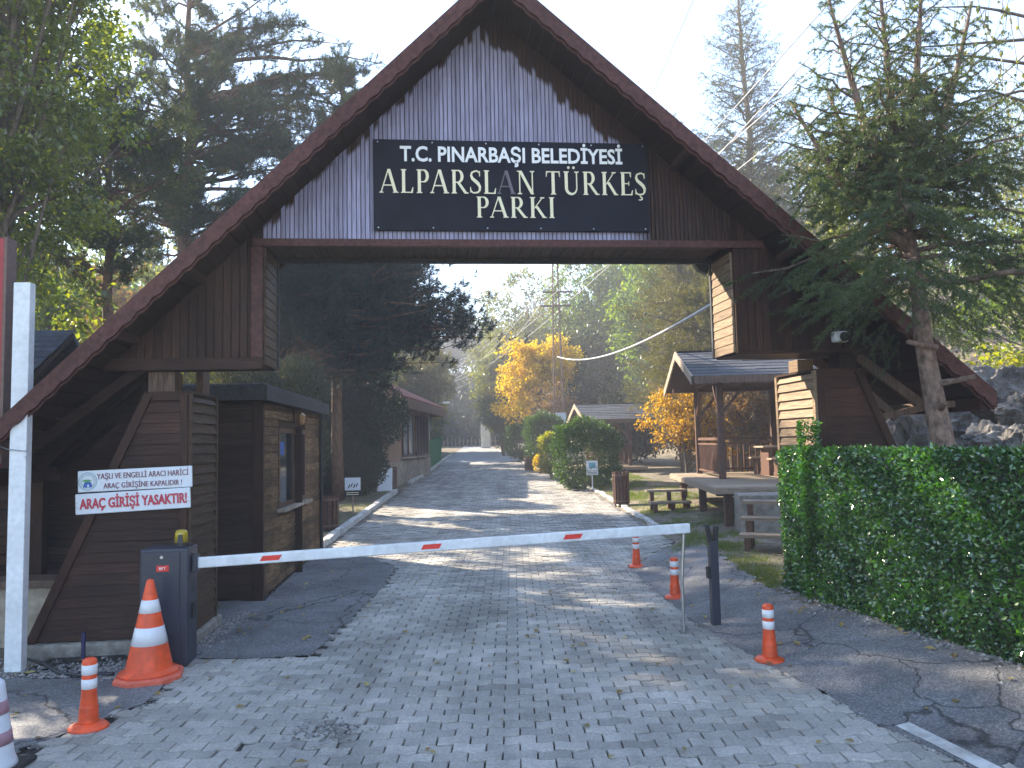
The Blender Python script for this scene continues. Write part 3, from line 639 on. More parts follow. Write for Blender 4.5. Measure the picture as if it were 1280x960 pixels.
g = Geo(); g.box(-4.15, -2.43, -.06, 1.12, -.1, .108); o = g.build('footing', MT['concrete'], gate); bevel(o, .03)
g = Geo(); g.box(4.25, 6.0, -.06, 1.12, -.1, .147); o = g.build('footing', MT['concrete'], gate); bevel(o, .03)
for x0, x1, y0, y1, z0, z1 in ((-2.93, -2.66, .08, .34, 2.606, B_L - .042), (-2.6, -2.52, .6, .85, 2.606, 3.4), (4.42, 4.62, .62, .86, 2.756, B_R - .05), (4.64, 4.86, .06, .3, 2.756, B_R - .046)):
    gb('post', x0, x1, y0, y1, z0, z1, MT['beamwood'] if x0 < 0 else MT['wood_side' if y0 > .5 else 'wood_v'])
for yy in (.12, .95):
    g = Geo(); g.beam((4.72, yy, 3.02), (5.68, yy, 2.30), .06, .11, (0, 0, 1)); g.build('brace', MT['beamwood'], gate)
    g = Geo(); g.beam((4.86, yy + .05, 2.62), (5.36, yy + .05, 2.18), .05, .09, (0, 0, 1)); g.build('brace', MT['beamwood'], gate)
    g = Geo(); g.beam((-2.95, yy, 2.9), (-4.2, yy, 1.95), .06, .11, (0, 0, 1)); g.build('brace', MT['soffit'], gate)
g = Geo(); g.beam((5.0, .12, 2.17), (5.72, .12, 2.30), .08, .07); g.build('brace', MT['beamwood'], gate)
g = Geo(); g.beam((5.72, -.3, 2.31), (5.60, 1.3, 2.31), .1, .07); g.build('brace', MT['beamwood'], gate)
for x in (-2.35, -3.0):
    g = Geo(); g.beam((x, -.58, zo(x) - .165), (x, .02, zo(x) - .165), .06, .07); g.build('lookout', MT['wood_h'], gate)
for x in (3.95, 2.75):
    g = Geo(); g.beam((x, -.58, zo(x) - .165), (x, .02, zo(x) - .165), .06, .07); g.build('lookout', MT['wood_h'], gate)

# ------------------------------------------------------------------ sign board on the gable
def bbx(px0, py0, px1, py1, yl=-.05):
    a = GL(px0, py1, yl); b = GL(px1, py0, yl); return a[0], b[0], a[1], b[1]
SX0, SX1, SZ0, SZ1 = -.585, 2.45, 4.30, 5.305
sb = thing('sign_board', gworld((SX0 + SX1) / 2, -.05, SZ0), 'wide dark navy board with white and cream park name lettering on the gable', 'sign', GYAW)
ox, oz = (SX0 + SX1) / 2, SZ0
g = Geo(); g.box(SX0 - ox, SX1 - ox, .0, .035, 0, SZ1 - SZ0); bevel(g.build('panel', MT['board'], sb), .004)
for x in np.linspace(SX0 - ox + .05, SX1 - ox - .05, 6):
    for z in (.03, SZ1 - SZ0 - .03): g = Geo(); g.lathe([(.009, 0), (.007, .004)], (0, 0, 0), 8); v = g.v[-1]; g.v[-1] = np.stack([v[:, 0] + x, -v[:, 2], v[:, 1] + z], 1); g.build('screw', MT['metal'], sb)
x0, x1, z0, z1 = bbx(500, 181, 777, 207); text('lettering', 'T.C. PINARBAŞI BELEDİYESİ', MT['lwhite'], sb, x0 - ox, x1 - ox, z0 - oz, z1 - oz, -.006, offset=.022)

# serif capitals drawn from strokes
def serif_glyph(ch):
    q = []; K, T = .135, .05                             # thick, thin
    def R(x0, y0, x1, y1): q.append([(x0, y0), (x1, y0), (x1, y1), (x0, y1)])
    def Dg(xa, ya, xb, yb, w): q.append([(xa - w / 2, ya), (xa + w / 2, ya), (xb + w / 2, yb), (xb - w / 2, yb)])
    def serif(x, y, w=.12, up=True):
        s = 1 if up else -1
        q.append([(x - w, y), (x + w, y), (x + w, y + s * .025), (x + w * .5, y + s * .06), (x - w * .5, y + s * .06), (x - w, y + s * .025)][::s])
    def arc(cx, cy, rx, ry, a0, a1, wf, n=16):
        P = []
        for i in range(n + 1):
            a = a0 + (a1 - a0) * i / n; P.append((cx + rx * math.cos(a), cy + ry * math.sin(a), wf(i / n)))
        sweep(P)
    def sweep(P):
        for i in range(len(P) - 1):
            o = []
            for j in (i, i + 1):
                a = P[max(j - 1, 0)]; b = P[min(j + 1, len(P) - 1)]; dx, dy = b[0] - a[0], b[1] - a[1]; l = math.hypot(dx, dy) + 1e-9
                o.append(((P[j][0] + dy / l * P[j][2] / 2, P[j][1] - dx / l * P[j][2] / 2), (P[j][0] - dy / l * P[j][2] / 2, P[j][1] + dx / l * P[j][2] / 2)))
            q.append([o[0][0], o[1][0], o[1][1], o[0][1]])
    def S(x0):
        P = []
        for i in range(31):
            t = i / 30; y = .94 - .88 * t; x = x0 + .25 - .20 * math.sin(t * 2 * math.pi * .98 + .15) * (1 if t < .5 else 1.12)
            P.append((x, y, .06 + .085 * math.exp(-((t - .5) / .22) ** 2)))
        top = [(x0 + .44, .76, .03), (x0 + .42, .90, .055), (x0 + .33, .965, .055), (x0 + .22, .96, .06)]
        bot = [(x0 + .25, .035, .06), (x0 + .14, .04, .055), (x0 + .05, .12, .055), (x0 + .03, .26, .03)]
        body = [(x0 + .22, .955, .06), (x0 + .10, .90, .075), (x0 + .065, .77, .10), (x0 + .12, .64, .125), (x0 + .25, .53, .14), (x0 + .37, .42, .135), (x0 + .44, .29, .11), (x0 + .43, .15, .085), (x0 + .36, .06, .07), (x0 + .24, .035, .06)]
        sweep(top); sweep(body); sweep(bot); R(x0 + .415, .74, x0 + .455, .96); R(x0 + .015, .04, x0 + .05, .28)
    if ch == 'A':
        Dg(.05, .03, .36, 1, T); Dg(.66, .03, .38, 1.0, K); R(.16, .30, .54, .345); serif(.06, 0, .09); serif(.67, 0, .12); return q, .78
    if ch == 'L':
        R(.12, 0, .12 + K, 1); R(.12, 0, .58, .045); q.append([(.50, .04), (.58, .04), (.60, .24), (.57, .24)]); serif(.19, 0); serif(.19, 1, up=False); return q, .63
    if ch in 'PR':
        R(.12, 0, .12 + K, 1); serif(.19, 0); serif(.19, 1, .12, False)
        R(.25, .955, .36, 1.0); R(.25, .455, .36, .50); arc(.36, .7275, .175, .25, math.pi / 2, -math.pi / 2, lambda t: .045 + .085 * math.sin(math.pi * t))
        if ch == 'R': Dg(.70, .0, .37, .47, K); R(.64, 0, .80, .045); return q, .80
        return q, .63
    if ch == 'I': R(.12, 0, .12 + K, 1); serif(.19, 0); serif(.19, 1, up=False); return q, .38
    if ch == 'N':
        R(.12, .02, .12 + T, 1); R(.68, .0, .68 + T, .98); Dg(.17, 1, .70, .0, K); serif(.145, 0, .10); serif(.70, 1, .10, False); R(.03, .965, .16, 1); return q, .85
    if ch == 'T':
        R(.28, 0, .28 + K, 1); R(.04, .955, .65, 1.0); q.append([(.03, .76), (.06, .76), (.10, .96), (.04, .96)]); q.append([(.63, .76), (.66, .76), (.65, .96), (.59, .96)]); serif(.35, 0); return q, .70
    if ch == 'Ü':
        R(.12, .30, .12 + K, 1); R(.63, .30, .63 + T, 1); arc(.42, .31, .235, .285, math.pi, 2 * math.pi, lambda t: K - (K - T) * t, 14); serif(.19, 1, .12, False); serif(.655, 1, .10, False)
        for cx in (.30, .53): q.append([(cx + .06 * math.cos(i * math.pi / 4), 1.17 + .06 * math.sin(i * math.pi / 4)) for i in range(8)])
        return q, .82
    if ch == 'K':
        R(.12, 0, .12 + K, 1); serif(.19, 0); serif(.19, 1, .12, False); Dg(.27, .46, .62, .98, T); Dg(.70, .0, .36, .56, K); serif(.62, 1, .10, False); R(.62, 0, .80, .045); return q, .80
    if ch == 'E':
        R(.12, 0, .12 + K, 1); serif(.19, 0, .11); serif(.19, 1, .11, False); R(.2, .955, .56, 1.0); R(.2, 0, .60, .045); R(.2, .49, .47, .53); R(.44, .42, .47, .60)
        q.append([(.53, .79), (.56, .79), (.56, .97), (.49, .97)]); q.append([(.52, .03), (.60, .03), (.63, .22), (.60, .22)]); return q, .66
    if ch in 'SŞ':
        S(.02)
        if ch == 'Ş': sweep([(.26, .03, .04), (.25, -.06, .04), (.33, -.10, .06), (.33, -.17, .06), (.25, -.205, .05), (.17, -.19, .03)])
        return q, .52
    return q, .34
def serif_line(name, body, parent, x0, x1, z0, z1, y, mat, odd=None):
    adv = []; x = 0
    for ch in body: q, wd = serif_glyph(ch); adv.append((x, q)); x += wd + .045
    k = (x1 - x0) / (x - .1); h = z1 - z0; g = Geo(); g2 = Geo(); dp = 0
    for i, (xo_, q) in enumerate(adv):
        tg = g2 if i == odd else g
        for pl in q:
            dp = (dp + 1) % 9
            A = [(x0 + (xo_ + p[0]) * k, z0 + p[1] * h) for p in pl]
            ar = sum(A[j][0] * A[(j + 1) % len(A)][1] - A[(j + 1) % len(A)][0] * A[j][1] for j in range(len(A)))
            if ar < 0: A = A[::-1]
            tg.prism(A, 'y', y - .008 - .0004 * dp, y)
    g.build(name, mat, parent)
    if odd is not None: tag(g2.build('missing_letter', MT['lgrey'], parent), 'dark grey letter that has lost its cream face')
x0, x1, z0, z1 = bbx(475, 216, 805, 241); serif_line('lettering', 'ALPARSLAN TÜRKEŞ', sb, x0 - ox, x1 - ox, z0 - oz, z1 - oz, -.001, MT['cream'], 7)
x0, x1, z0, z1 = bbx(594, 247, 693, 272); serif_line('lettering', 'PARKI', sb, x0 - ox, x1 - ox, z0 - oz, z1 - oz, -.001, MT['cream'])

# ------------------------------------------------------------------ two white notices on the pier
def notice(c_tl, c_tr, c_bl, label, yl=-.075):
    a = np.array(GL(*c_bl, yl)); b = np.array(GL(*c_tl, yl)); c = np.array(GL(*c_tr, yl)); wd = np.linalg.norm(c - b); ht = np.linalg.norm(b - a); tilt = math.atan2(c[1] - b[1], c[0] - b[0])
    o = thing('notice_sign', gworld(a[0], yl, a[1]), label, 'sign', 0, 'white notices on the gateway pier'); o.rotation_euler = (0, -tilt, GYAW)
    g = Geo(); g.box(0, wd, 0, .02, 0, ht); bevel(g.build('panel', MT['sign_white'], o), .012, 3)
    return o, wd, ht
o, wd, ht = notice((97, 589), (240, 582), (97, 616), 'white notice with round emblem and thin dark red capitals, upper one on the pier')
text('lettering', 'YAŞLI VE ENGELLİ ARACI HARİCİ', MT['ink_purple'], o, wd * .17, wd * .97, ht * .50, ht * .93, -.004, offset=-.005)
text('lettering', 'ARAÇ GİRİŞİNE KAPALIDIR !', MT['ink_purple'], o, wd * .225, wd * .91, ht * .06, ht * .47, -.004, offset=-.005)
g = Geo(); R_ = ht * .42; cx, cz = wd * .088, ht * .5
def ring(g, r0, r1, y, n=28, a0=0, a1=2 * math.pi):
    for i in range(n):
        a, b = a0 + (a1 - a0) * i / n, a0 + (a1 - a0) * (i + 1) / n
        g.add([(cx + r0 * math.cos(a), y, cz + r0 * math.sin(a)), (cx + r1 * math.cos(a), y, cz + r1 * math.sin(a)), (cx + r1 * math.cos(b), y, cz + r1 * math.sin(b)), (cx + r0 * math.cos(b), y, cz + r0 * math.sin(b))], [np.array([(0, 1, 2, 3)])])
ring(g, R_ * .93, R_, -.0015); ring(g, R_ * .66, R_ * .71, -.0015); em = g.build('emblem', MT['ink_teal'], o)
g = Geo(); g.add([(cx - R_ * .5, -.002, cz - R_ * .66), (cx + R_ * .5, -.002, cz - R_ * .66), (cx + R_ * .38, -.002, cz - R_ * .15), (cx + .02, -.002, cz - R_ * .02), (cx - .02, -.002, cz - R_ * .02), (cx - R_ * .38, -.002, cz - R_ * .15)], [np.array([(0, 1, 2, 3, 4, 5)])]); g.build('blue_arch', MT['ink_blue'], em)
g = Geo(); g.add([(cx - R_ * .6, -.003, cz + R_ * .02), (cx - R_ * .1, -.003, cz - R_ * .08), (cx + R_ * .5, -.003, cz + R_ * .05), (cx + R_ * .1, -.003, cz + R_ * .22), (cx - R_ * .4, -.003, cz + R_ * .2)], [np.array([(0, 1, 2, 3, 4)])]); g.build('green_hill', MT['ink_green'], em)
g = Geo()
for k in range(26):
    a = 2 * math.pi * k / 26; g.add([(cx + R_ * .82 * math.cos(a) + dx, -.002, cz + R_ * .82 * math.sin(a) + dz) for dx, dz in ((-.003, -.004), (.003, -.004), (.003, .004), (-.003, .004))], [np.array([(0, 1, 2, 3)])])
g.build('ring_dots', MT['ink_black'], em)
g = Geo()
for k in range(3): g.add([(cx - .004, -.0026, cz - R_ * .62), (cx + .012, -.0026, cz - R_ * .62), (cx + .012, -.0026, cz - R_ * .35), (cx - .004, -.0026, cz - R_ * .35)], [np.array([(0, 1, 2, 3)])]); break
g.build('white_door', MT['sign_white'], em)
o, wd, ht = notice((94, 618), (238, 609), (94, 644), 'white notice with bold red capitals, lower one on the pier', -.075)
text('lettering', 'ARAÇ GİRİŞİ YASAKTIR!', MT['ink_red'], o, wd * .04, wd * .97, ht * .12, ht * .92, -.004, offset=.028)
for z in (.35, .55):
    for x in (.018, wd - .018): g = Geo(); g.box(x - .006, x + .006, -.003, -.0005, ht * z - .006, ht * z + .006); g.build('screw', MT['metal'], o)
# security camera
p = GL(1048, 421, -.04); o = thing('security_camera', gworld(p[0], -.002, p[1]), 'white boxy security camera on the dark side panel of the gateway', 'camera', GYAW)
g = Geo(); g.box(-.075, .085, -.11, -.004, -.065, .06); bevel(g.build('housing', MT['white_paint'], o), .02, 3)
g = Geo(); g.lathe([(.052, 0), (.052, .03), (.04, .05), (.0, .056)], (0, 0, 0), 20); v = g.v[0]; g.v[0] = np.stack([v[:, 0] + .028, -.105 - v[:, 2], v[:, 1] - .008], 1); g.build('lens_dome', MT['blackplastic'], o, True)
# floodlight under the beam corner
p = GL(884, 333, .7); o = thing('floodlight', gworld(p[0], .72, p[1]), 'small dark floodlight hung under the back corner of the gateway beam', 'lamp', GYAW)
g = Geo(); g.hexa([(-.1, -.02, -.05), (.0, -.02, -.09), (.02, .08, -.09), (-.1, .08, -.05)], [(-.16, -.02, .04), (.05, -.02, .04), (.05, .08, .04), (-.16, .08, .04)]); bevel(g.build('housing', MT['blackplastic'], o), .01)
g = Geo(); g.box(-.06, -.03, .02, .05, .04, .12); g.build('bracket', MT['blackplastic'], o)

def ellip(p, q, u):                                      # axis helper for lathes laid on their side
    pass
# ================================================================== GUARD KIOSK
KO = np.array([-3.37, 10.38]); KA = math.atan2(.37, 4.53)
kx = np.array([math.cos(KA), math.sin(KA)]); ky = np.array([-math.sin(KA), math.cos(KA)])
def KL(px, py, x=0.0):                                   # pixel to (y,z) on the kiosk's road face
    d = ray(px, py); den = d[:2] @ kx; t = (KO @ kx + x) / den; p = O_ + d * t; return float((p[:2] - KO) @ ky), float(p[2])
kio = thing('guard_kiosk', (KO[0], KO[1], 0), 'small flat-roofed plank guard kiosk with brown window behind the gateway pier', 'kiosk', KA)
KW, KD, KH = 3.6, 4.55, 2.62
g = Geo(); g.box(-KW, -.02, .02, KD, -.05, KH); g.build('wall_core', MT['kiosk_dark'], kio)
wy0, wz0 = KL(347, 634); wy1, wz1 = KL(380, 540); wz0 = KL(347, 636)[1]; wz1 = KL(347, 535)[1]
g = Geo(); z = .05; rk = np.random.default_rng(2)
while z < KH - .02:
    h = min(.118, KH - z) - .004; cuts = [0.06] + sorted(rk.uniform(.4, KD - .3, 2)) + [KD]
    for a, b in zip(cuts[:-1], cuts[1:]):
        segs = [(a, b)]
        if z + h > wz0 - .02 and z < wz1 + .02:
            segs = [sg for sg in ((a, min(b, wy0 - .02)), (max(a, wy1 + .02), b)) if sg[1] - sg[0] > .02]
        for a2, b2 in segs:
            j = rk.uniform(0, .006); g.hexa([(-.03, a2 + .002, z), (.016 + j, a2 + .002, z), (.016 + j, b2 - .002, z), (-.03, b2 - .002, z)], [(-.03, a2 + .002, z + h), (.004 + j, a2 + .002, z + h), (.004 + j, b2 - .002, z + h), (-.03, b2 - .002, z + h)])
    z += .118
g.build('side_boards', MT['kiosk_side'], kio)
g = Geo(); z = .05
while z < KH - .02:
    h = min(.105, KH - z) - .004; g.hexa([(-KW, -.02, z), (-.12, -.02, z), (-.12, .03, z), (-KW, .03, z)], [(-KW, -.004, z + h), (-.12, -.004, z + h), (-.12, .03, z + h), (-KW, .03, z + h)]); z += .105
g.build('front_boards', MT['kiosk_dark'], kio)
g = Geo(); g.box(-.12, .03, -.035, .06, -.05, KH); bevel(g.build('corner_post', MT['wood_v'], kio), .008)
g = Geo(); g.box(-KW - .3, .14, -.40, KD + .20, KH + .02, KH + .22); rf = bevel(g.build('roof', MT['bitumen'], kio), .03)
g = Geo(); g.box(-KW - .32, .165, -.425, -.402, KH + .0, KH + .19); g.box(.142, .165, -.40, KD + .22, KH + .0, KH + .19); g.build('fascia', MT['bitumen'], rf)
wn = thing('window', (0, 0, 0), None, None); wn.parent = kio
def kbox(name, x0, x1, y0, y1, z0, z1, mt, par, bv=.004):
    g = Geo(); g.box(x0, x1, y0, y1, z0, z1); return bevel(g.build(name, mt, par), bv)
g = Geo(); t = .07
for a, b, c, d in ((wy0, wy1, wz0, wz0 + t), (wy0, wy1, wz1 - t, wz1), (wy0, wy0 + t, wz0 + t, wz1 - t), (wy1 - t, wy1, wz0 + t, wz1 - t), ((wy0 + wy1) / 2 - .03, (wy0 + wy1) / 2 + .03, wz0 + t, wz1 - t)): g.box(-.02, .024, a, b, c, d)
g.build('frame', MT['frame_wood'], wn)
kbox('pane', -.008, .002, wy0 + t, wy1 - t, wz0 + t, wz1 - t, MT['glass'], wn, .001)
kbox('sill', -.02, .13, wy0 - .08, wy1 + .08, wz0 - .05, wz0 - .003, MT['stone'], wn)
g = Geo(); g.box(.003, .005, wy0 + .12, wy0 + .42, wz1 - .40, wz1 - .20); g.build('blue_sticker', MT['ink_blue'], wn)
g = Geo(); g.tube([(.05, KD - .03, .05), (.05, KD - .03, KH)], .035, 8); g.build('drain_pipe', MT['blackplastic'], kio)
ly, lz = KL(366, 522)
wl = thing('wall_lamp', (KO[0] + ky[0] * ly, KO[1] + ky[1] * ly, lz), 'small brass wall lantern on the kiosk planks above the window', 'lamp', KA)
g = Geo(); g.box(.02, .045, -.04, .04, -.08, .1); g.build('backplate', MT['frame_wood'], wl)
g = Geo(); g.lathe([(.02, -.14), (.055, -.12), (.075, .0), (.08, .01), (.02, .06)], (.13, 0, .02), 8); g.build('lantern', plain('brass_glass', (.34, .20, .09), rough=.35, metallic=.3), wl)
g = Geo(); g.tube([(.04, 0, .06), (.1, 0, .12), (.13, 0, .08)], .012, 6); g.build('arm', MT['pole_metal'], wl)

# timber shed beyond the white post, low stone wall
sh = thing('timber_shed', (-6.0, 9.6, 0), 'dark timber shed with grey shingle roof beside the gateway', 'shed', rad(6))
g = Geo(); g.box(-4.6, -.05, .3, .42, .72, 2.7); g.build('wall_core', MT['kiosk_dark'], sh)
g = Geo(); z = .75
while z < 1.95: g.box(-4.6, .0, .255, .299, z, z + .105); z += .112
g.build('front_boards', MT['kiosk_dark'], sh)
g = Geo(); g.box(-4.6, .1, .2, .3, .62, .74); g.build('rail', MT['wood_h'], sh)
for x in (0.05, -2.2): g = Geo(); g.box(x - .07, x + .07, .12, .26, -.05, 2.75); g.build('post', MT['wood_v'], sh)
def roof_shingles(g, ax, bx, y0, z0, y1, z1, rows, rr, ov=.03):
    for k in range(rows):
        t0, t1 = k / rows, (k + 1) / rows + .04; x = ax
        while x < bx:
            w_ = rr.uniform(.22, .34); xe = min(x + w_, bx)
            ya, za = y0 + (y1 - y0) * t0, z0 + (z1 - z0) * t0; yb, zb = y0 + (y1 - y0) * t1, z0 + (z1 - z0) * t1; l = rr.uniform(.018, ov)
            g.hexa([(x, ya, za), (xe - .006, ya, za), (xe - .006, yb, zb - .002), (x, yb, zb - .002)], [(x, ya, za + l), (xe - .006, ya, za + l), (xe - .006, yb, zb + .006), (x, yb, zb + .006)]); x = xe
rr = np.random.default_rng(4); g = Geo(); roof_shingles(g, -5.2, -.15, -.35, 2.62, 1.5, 3.72, 12, rr); rf = g.build('roof', MT['shingle'], sh)
g = Geo(); g.hexa([(-5.2, -.3, 2.5), (-.16, -.3, 2.5), (-.16, 1.5, 3.62), (-5.2, 1.5, 3.62)], [(-5.2, -.3, 2.6), (-.16, -.3, 2.6), (-.16, 1.5, 3.70), (-5.2, 1.5, 3.70)]); g.build('roof_deck', MT['soffit'], sh)
g = Geo(); g.hexa([(-5.2, 1.53, 3.62), (-.16, 1.53, 3.62), (-.16, 2.3, 3.0), (-5.2, 2.3, 3.0)], [(-5.2, 1.53, 3.71), (-.16, 1.53, 3.71), (-.16, 2.3, 3.09), (-5.2, 2.3, 3.09)]); g.build('rear_roof', MT['shingle'], sh)
tf = thing('dark_gap_screen', (-7.4, 12.2, 0), 'dark plank screen added to darken the open gap between shed and kiosk', 'fence', rad(5))  # added screen, its dark colour stands in for an open dim gap
g = Geo(); x = -1.5; 
while x < 3.9: h = 2.3 + random.uniform(-.04, .04); g.box(x, x + .12, 0, .025, 0, h); x += .128
g.build('planks', MT['kiosk_dark'], tf)
for z in (.5, 1.8): g = Geo(); g.box(-1.5, 3.9, .028, .07, z, z + .09); g.build('rail', MT['kiosk_dark'], tf)
lw = thing('low_stone_wall', (-7.2, 8.05, 0), 'low beige stone wall capped by a plank beside the white post', 'wall', rad(4))
g = Geo(); g.box(-2.5, 2.62, 0, .42, -.1, .60); bevel(g.build('masonry', MT['stone'], lw), .03)
g = Geo(); g.box(-2.5, 2.8, -.06, .36, .605, .68); bevel(g.build('plank', MT['beamwood'], lw), .008)

# ================================================================== STREET FURNITURE
# boom barrier
cb = PG(203, 836); cb = np.array([cb[0] - .02, cb[1] + .17, 0]); CR = rad(8.5)
ba = thing('boom_barrier', cb, 'dark blue boom barrier cabinet with white striped arm lowered across the road', 'barrier', CR)
CW, CDp, CHh = .43, .34, 1.085
g = Geo(); g.box(-CW / 2, CW / 2, -CDp / 2, CDp / 2, 0, CHh); bevel(g.build('cabinet', MT['navy'], ba), .018, 3); cabo = ba.children[0]
g = Geo(); g.box(-CW / 2 + .02, CW / 2 - .075, -CDp / 2 - .012, -CDp / 2 - .001, .06, CHh - .03); dr = bevel(g.build('door', MT['navy'], ba), .006)
g = Geo(); g.lathe([(.016, 0), (.014, .006)], (0, 0, 0), 12); v = g.v[0]; g.v[0] = np.stack([v[:, 0] - .02, -CDp / 2 - .012 - v[:, 2], v[:, 1] + CHh - .075], 1); g.build('lock', MT['metal'], dr)
g = Geo(); g.box(-.065, .045, -CDp / 2 - .0155, -CDp / 2 - .0125, CHh - .205, CHh - .15); bd = g.build('badge', MT['red_sticker'], dr)
text('lettering', 'BFT', MT['lwhite'], ba, -.04, .02, CHh - .19, CHh - .165, -CDp / 2 - .0165, extrude=.002)
g = Geo(); g.box(CW / 2 + .001, CW / 2 + .03, -.05, .06, .42, .56); bevel(g.build('release_lock', MT['blackplastic'], ba), .006)
g = Geo()
for k in range(5): g.box(CW / 2 + .001, CW / 2 + .005, -.07, .05, .66 + k * .025, .672 + k * .025)
g.box(CW / 2 + .001, CW / 2 + .006, -.06, .0, CHh - .14, CHh - .06); g.build('vents', MT['blackplastic'], ba)
bc = thing('beacon', (.10, .02, CHh), None, None); bc.parent = ba
g = Geo(); g.lathe([(.07, 0), (.07, .03), (.06, .035)], (0, 0, 0), 20); g.build('base', MT['blackplastic'], bc)
g = Geo(); g.lathe([(.062, .032), (.058, .12), (.05, .145), (.02, .155)], (0, 0, 0), 20); g.build('lens', MT['amber'], bc, True)
g = Geo(); g.hexa([(-.02, -.072, .03), (.03, -.072, .03), (.03, -.05, .03), (-.02, -.05, .03)], [(-.012, -.064, .11), (.022, -.064, .11), (.022, -.045, .115), (-.012, -.045, .115)]); g.build('bracket', MT['blackplastic'], bc)
# arm: from the cabinet to the tip
foot = PG(855, 790); tipz = float(PY(862, 660, foot[1])[2]); tip = PY(862, 660, foot[1])
mi = np.array(ba.matrix_world) if False else None
def to_local(p): 
    d = np.asarray(p) - cb; return np.array([d[0] * math.cos(CR) + d[1] * math.sin(CR), -d[0] * math.sin(CR) + d[1] * math.cos(CR), d[2]])
sroot = to_local(PY(236, 704, cb[1] + .03)); st = to_local(tip); AY = sroot[1]
a0 = np.array([CW / 2 - .02, 0.0, sroot[2]]); st = np.array([st[0], st[1], st[2]])
dv = st - a0; Ln = np.linalg.norm(dv)
g = Geo(); g.beam(a0, st, .052, .102); arm = bevel(g.build('arm', MT['white_paint'], ba), .014, 3)
g = Geo(); g.box(CW / 2 + .001, CW / 2 + .05, -.075, .075, a0[2] - .08, a0[2] + .08); bevel(g.build('arm_hub', MT['navy'], ba), .01)
for px in (329, 523, 704):
    t = np.interp(px, [236, 862], [0.0, 1.0]); # perspective is mild here
    c = a0 + dv * t; u = dv / Ln; L2 = .105; yb = np.cross(u, (0, 0, 1)); yb /= np.linalg.norm(yb); up_ = np.cross(yb, u)
    if yb[1] > 0: yb = -yb
    f0 = c + yb * .0275
    g = Geo(); q = [f0 - u * L2 - up_ * .024, f0 + u * (L2 - .03) - up_ * .024, f0 + u * L2 + up_ * .024, f0 - u * (L2 - .03) + up_ * .024]; g.hexa(q, [p + yb * .002 for p in q]); rs = g.build('red_reflector', MT['red_sticker'], arm)
    g = Geo(); q = [f0 + u * a + up_ * b for a, b in ((-.03, -.008), (.03, -.008), (.03, .008), (-.03, .008))]; g.hexa([p + yb * .0022 for p in q], [p + yb * .0032 for p in q])
ft = to_local(foot); g = Geo(); g.tube([(ft[0], ft[1], ft[2] + .02), (ft[0], ft[1], ft[2] + .55), (st[0] - .06, ft[1], st[2] - .05)], .016, 10); g.tube([(ft[0], ft[1], ft[2]), (ft[0], ft[1], ft[2] + .08)], .024, 10); g.tube([(ft[0], ft[1], ft[2] + .3), (ft[0], ft[1], ft[2] + .36)], .022, 10); g.build('support_leg', MT['metal'], ba)
# fork post that receives the arm
fp = PG(895, 782); fo = thing('arm_rest_post', fp, 'slim dark blue steel post with forked top beside the barrier tip', 'post', rad(8))
H_ = float(PY(890, 655, fp[1])[2] - fp[2])
g = Geo(); g.box(-.045, .045, -.04, .04, 0, H_ - .18); bevel(g.build('shaft', MT['navy'], fo), .006)
g = Geo(); g.hexa([(-.05, -.03, H_ - .2), (.0, -.03, H_ - .2), (.0, .03, H_ - .2), (-.05, .03, H_ - .2)], [(-.078, -.03, H_), (-.04, -.03, H_), (-.04, .03, H_), (-.078, .03, H_)])
g.hexa([(.002, -.03, H_ - .2), (.05, -.03, H_ - .2), (.05, .03, H_ - .2), (.002, .03, H_ - .2)], [(.028, -.03, H_ - .02), (.066, -.03, H_ - .02), (.066, .03, H_ - .02), (.028, .03, H_ - .02)]); bevel(g.build('fork', MT['blackplastic'], fo), .005)
g = Geo(); g.box(-.075, -.046, -.035, .035, .5, .62); bevel(g.build('bracket', MT['blackplastic'], fo), .004)
g = Geo(); g.box(-.11, .11, -.1, .1, -.01, .012); bevel(g.build('base_plate', MT['concrete'], fo), .004)

# traffic cone
cp = PG(174, 856); co = thing('traffic_cone', cp + np.array([0, .18, 0]), 'tall orange traffic cone with two white bands beside the barrier cabinet', 'cone', rad(18))
def cone_parts(root, h, rb, rt, base, m1, m2, bands):
    g = Geo(); b = base / 2; c = b * .5
    pl = [(-b, -c), (-c, -b), (c, -b), (b, -c), (b, c), (c, b), (-c, b), (-b, c)]; pl2 = [(x * .94, y * .94) for x, y in pl]
    n = 8; V = [(x, y, 0) for x, y in pl] + [(x, y, .035) for x, y in pl] + [(x, y, .055) for x, y in pl2]
    k = np.arange(n); k2 = (k + 1) % n; g.add(V, [np.stack([k, k2, n + k2, n + k], 1), np.stack([n + k, n + k2, 2 * n + k2, 2 * n + k], 1), (2 * n + k)[None, :], k[::-1][None, :]])
    g.build('base', m1, root)
    R = lambda z: rb + (rt - rb) * (z - .05) / (h - .05)
    g = Geo(); g.lathe([(rb + .045, .052), (rb + .04, .075), (R(.09), .09)] + [(R(z), z) for z in np.linspace(.1, h - .02, 12)] + [(rt * .9, h - .004), (rt * .55, h)], (0, 0, 0), 28); g.build('body', m2, root, True)
    for z0, z1 in bands:
        g = Geo(); g.lathe([(R(z0), z0), (R(z0) + .0025, z0 + .001), (R(z1) + .0025, z1 - .001), (R(z1), z1)], (0, 0, 0), 28); g.build('reflective_band', MT['reflect'], root, True)
cone_parts(co, .86, .205, .028, .54, MT['orange_base'], MT['orange'], [(.305, .455), (.575, .685)])
g = Geo(); g.box(-.009, .009, -.027, -.006, .80, .85); g.build('tip_slot', MT['blackplastic'], co)
MT['mauve'] = plain('faded_mauve_plastic', (.36, .20, .24), rough=.6)
fc = PZ(-16, 966, 0); fcn = thing('faded_marker_cone', fc, 'faded white and mauve banded marker cone on a black base at the asphalt edge', 'cone')
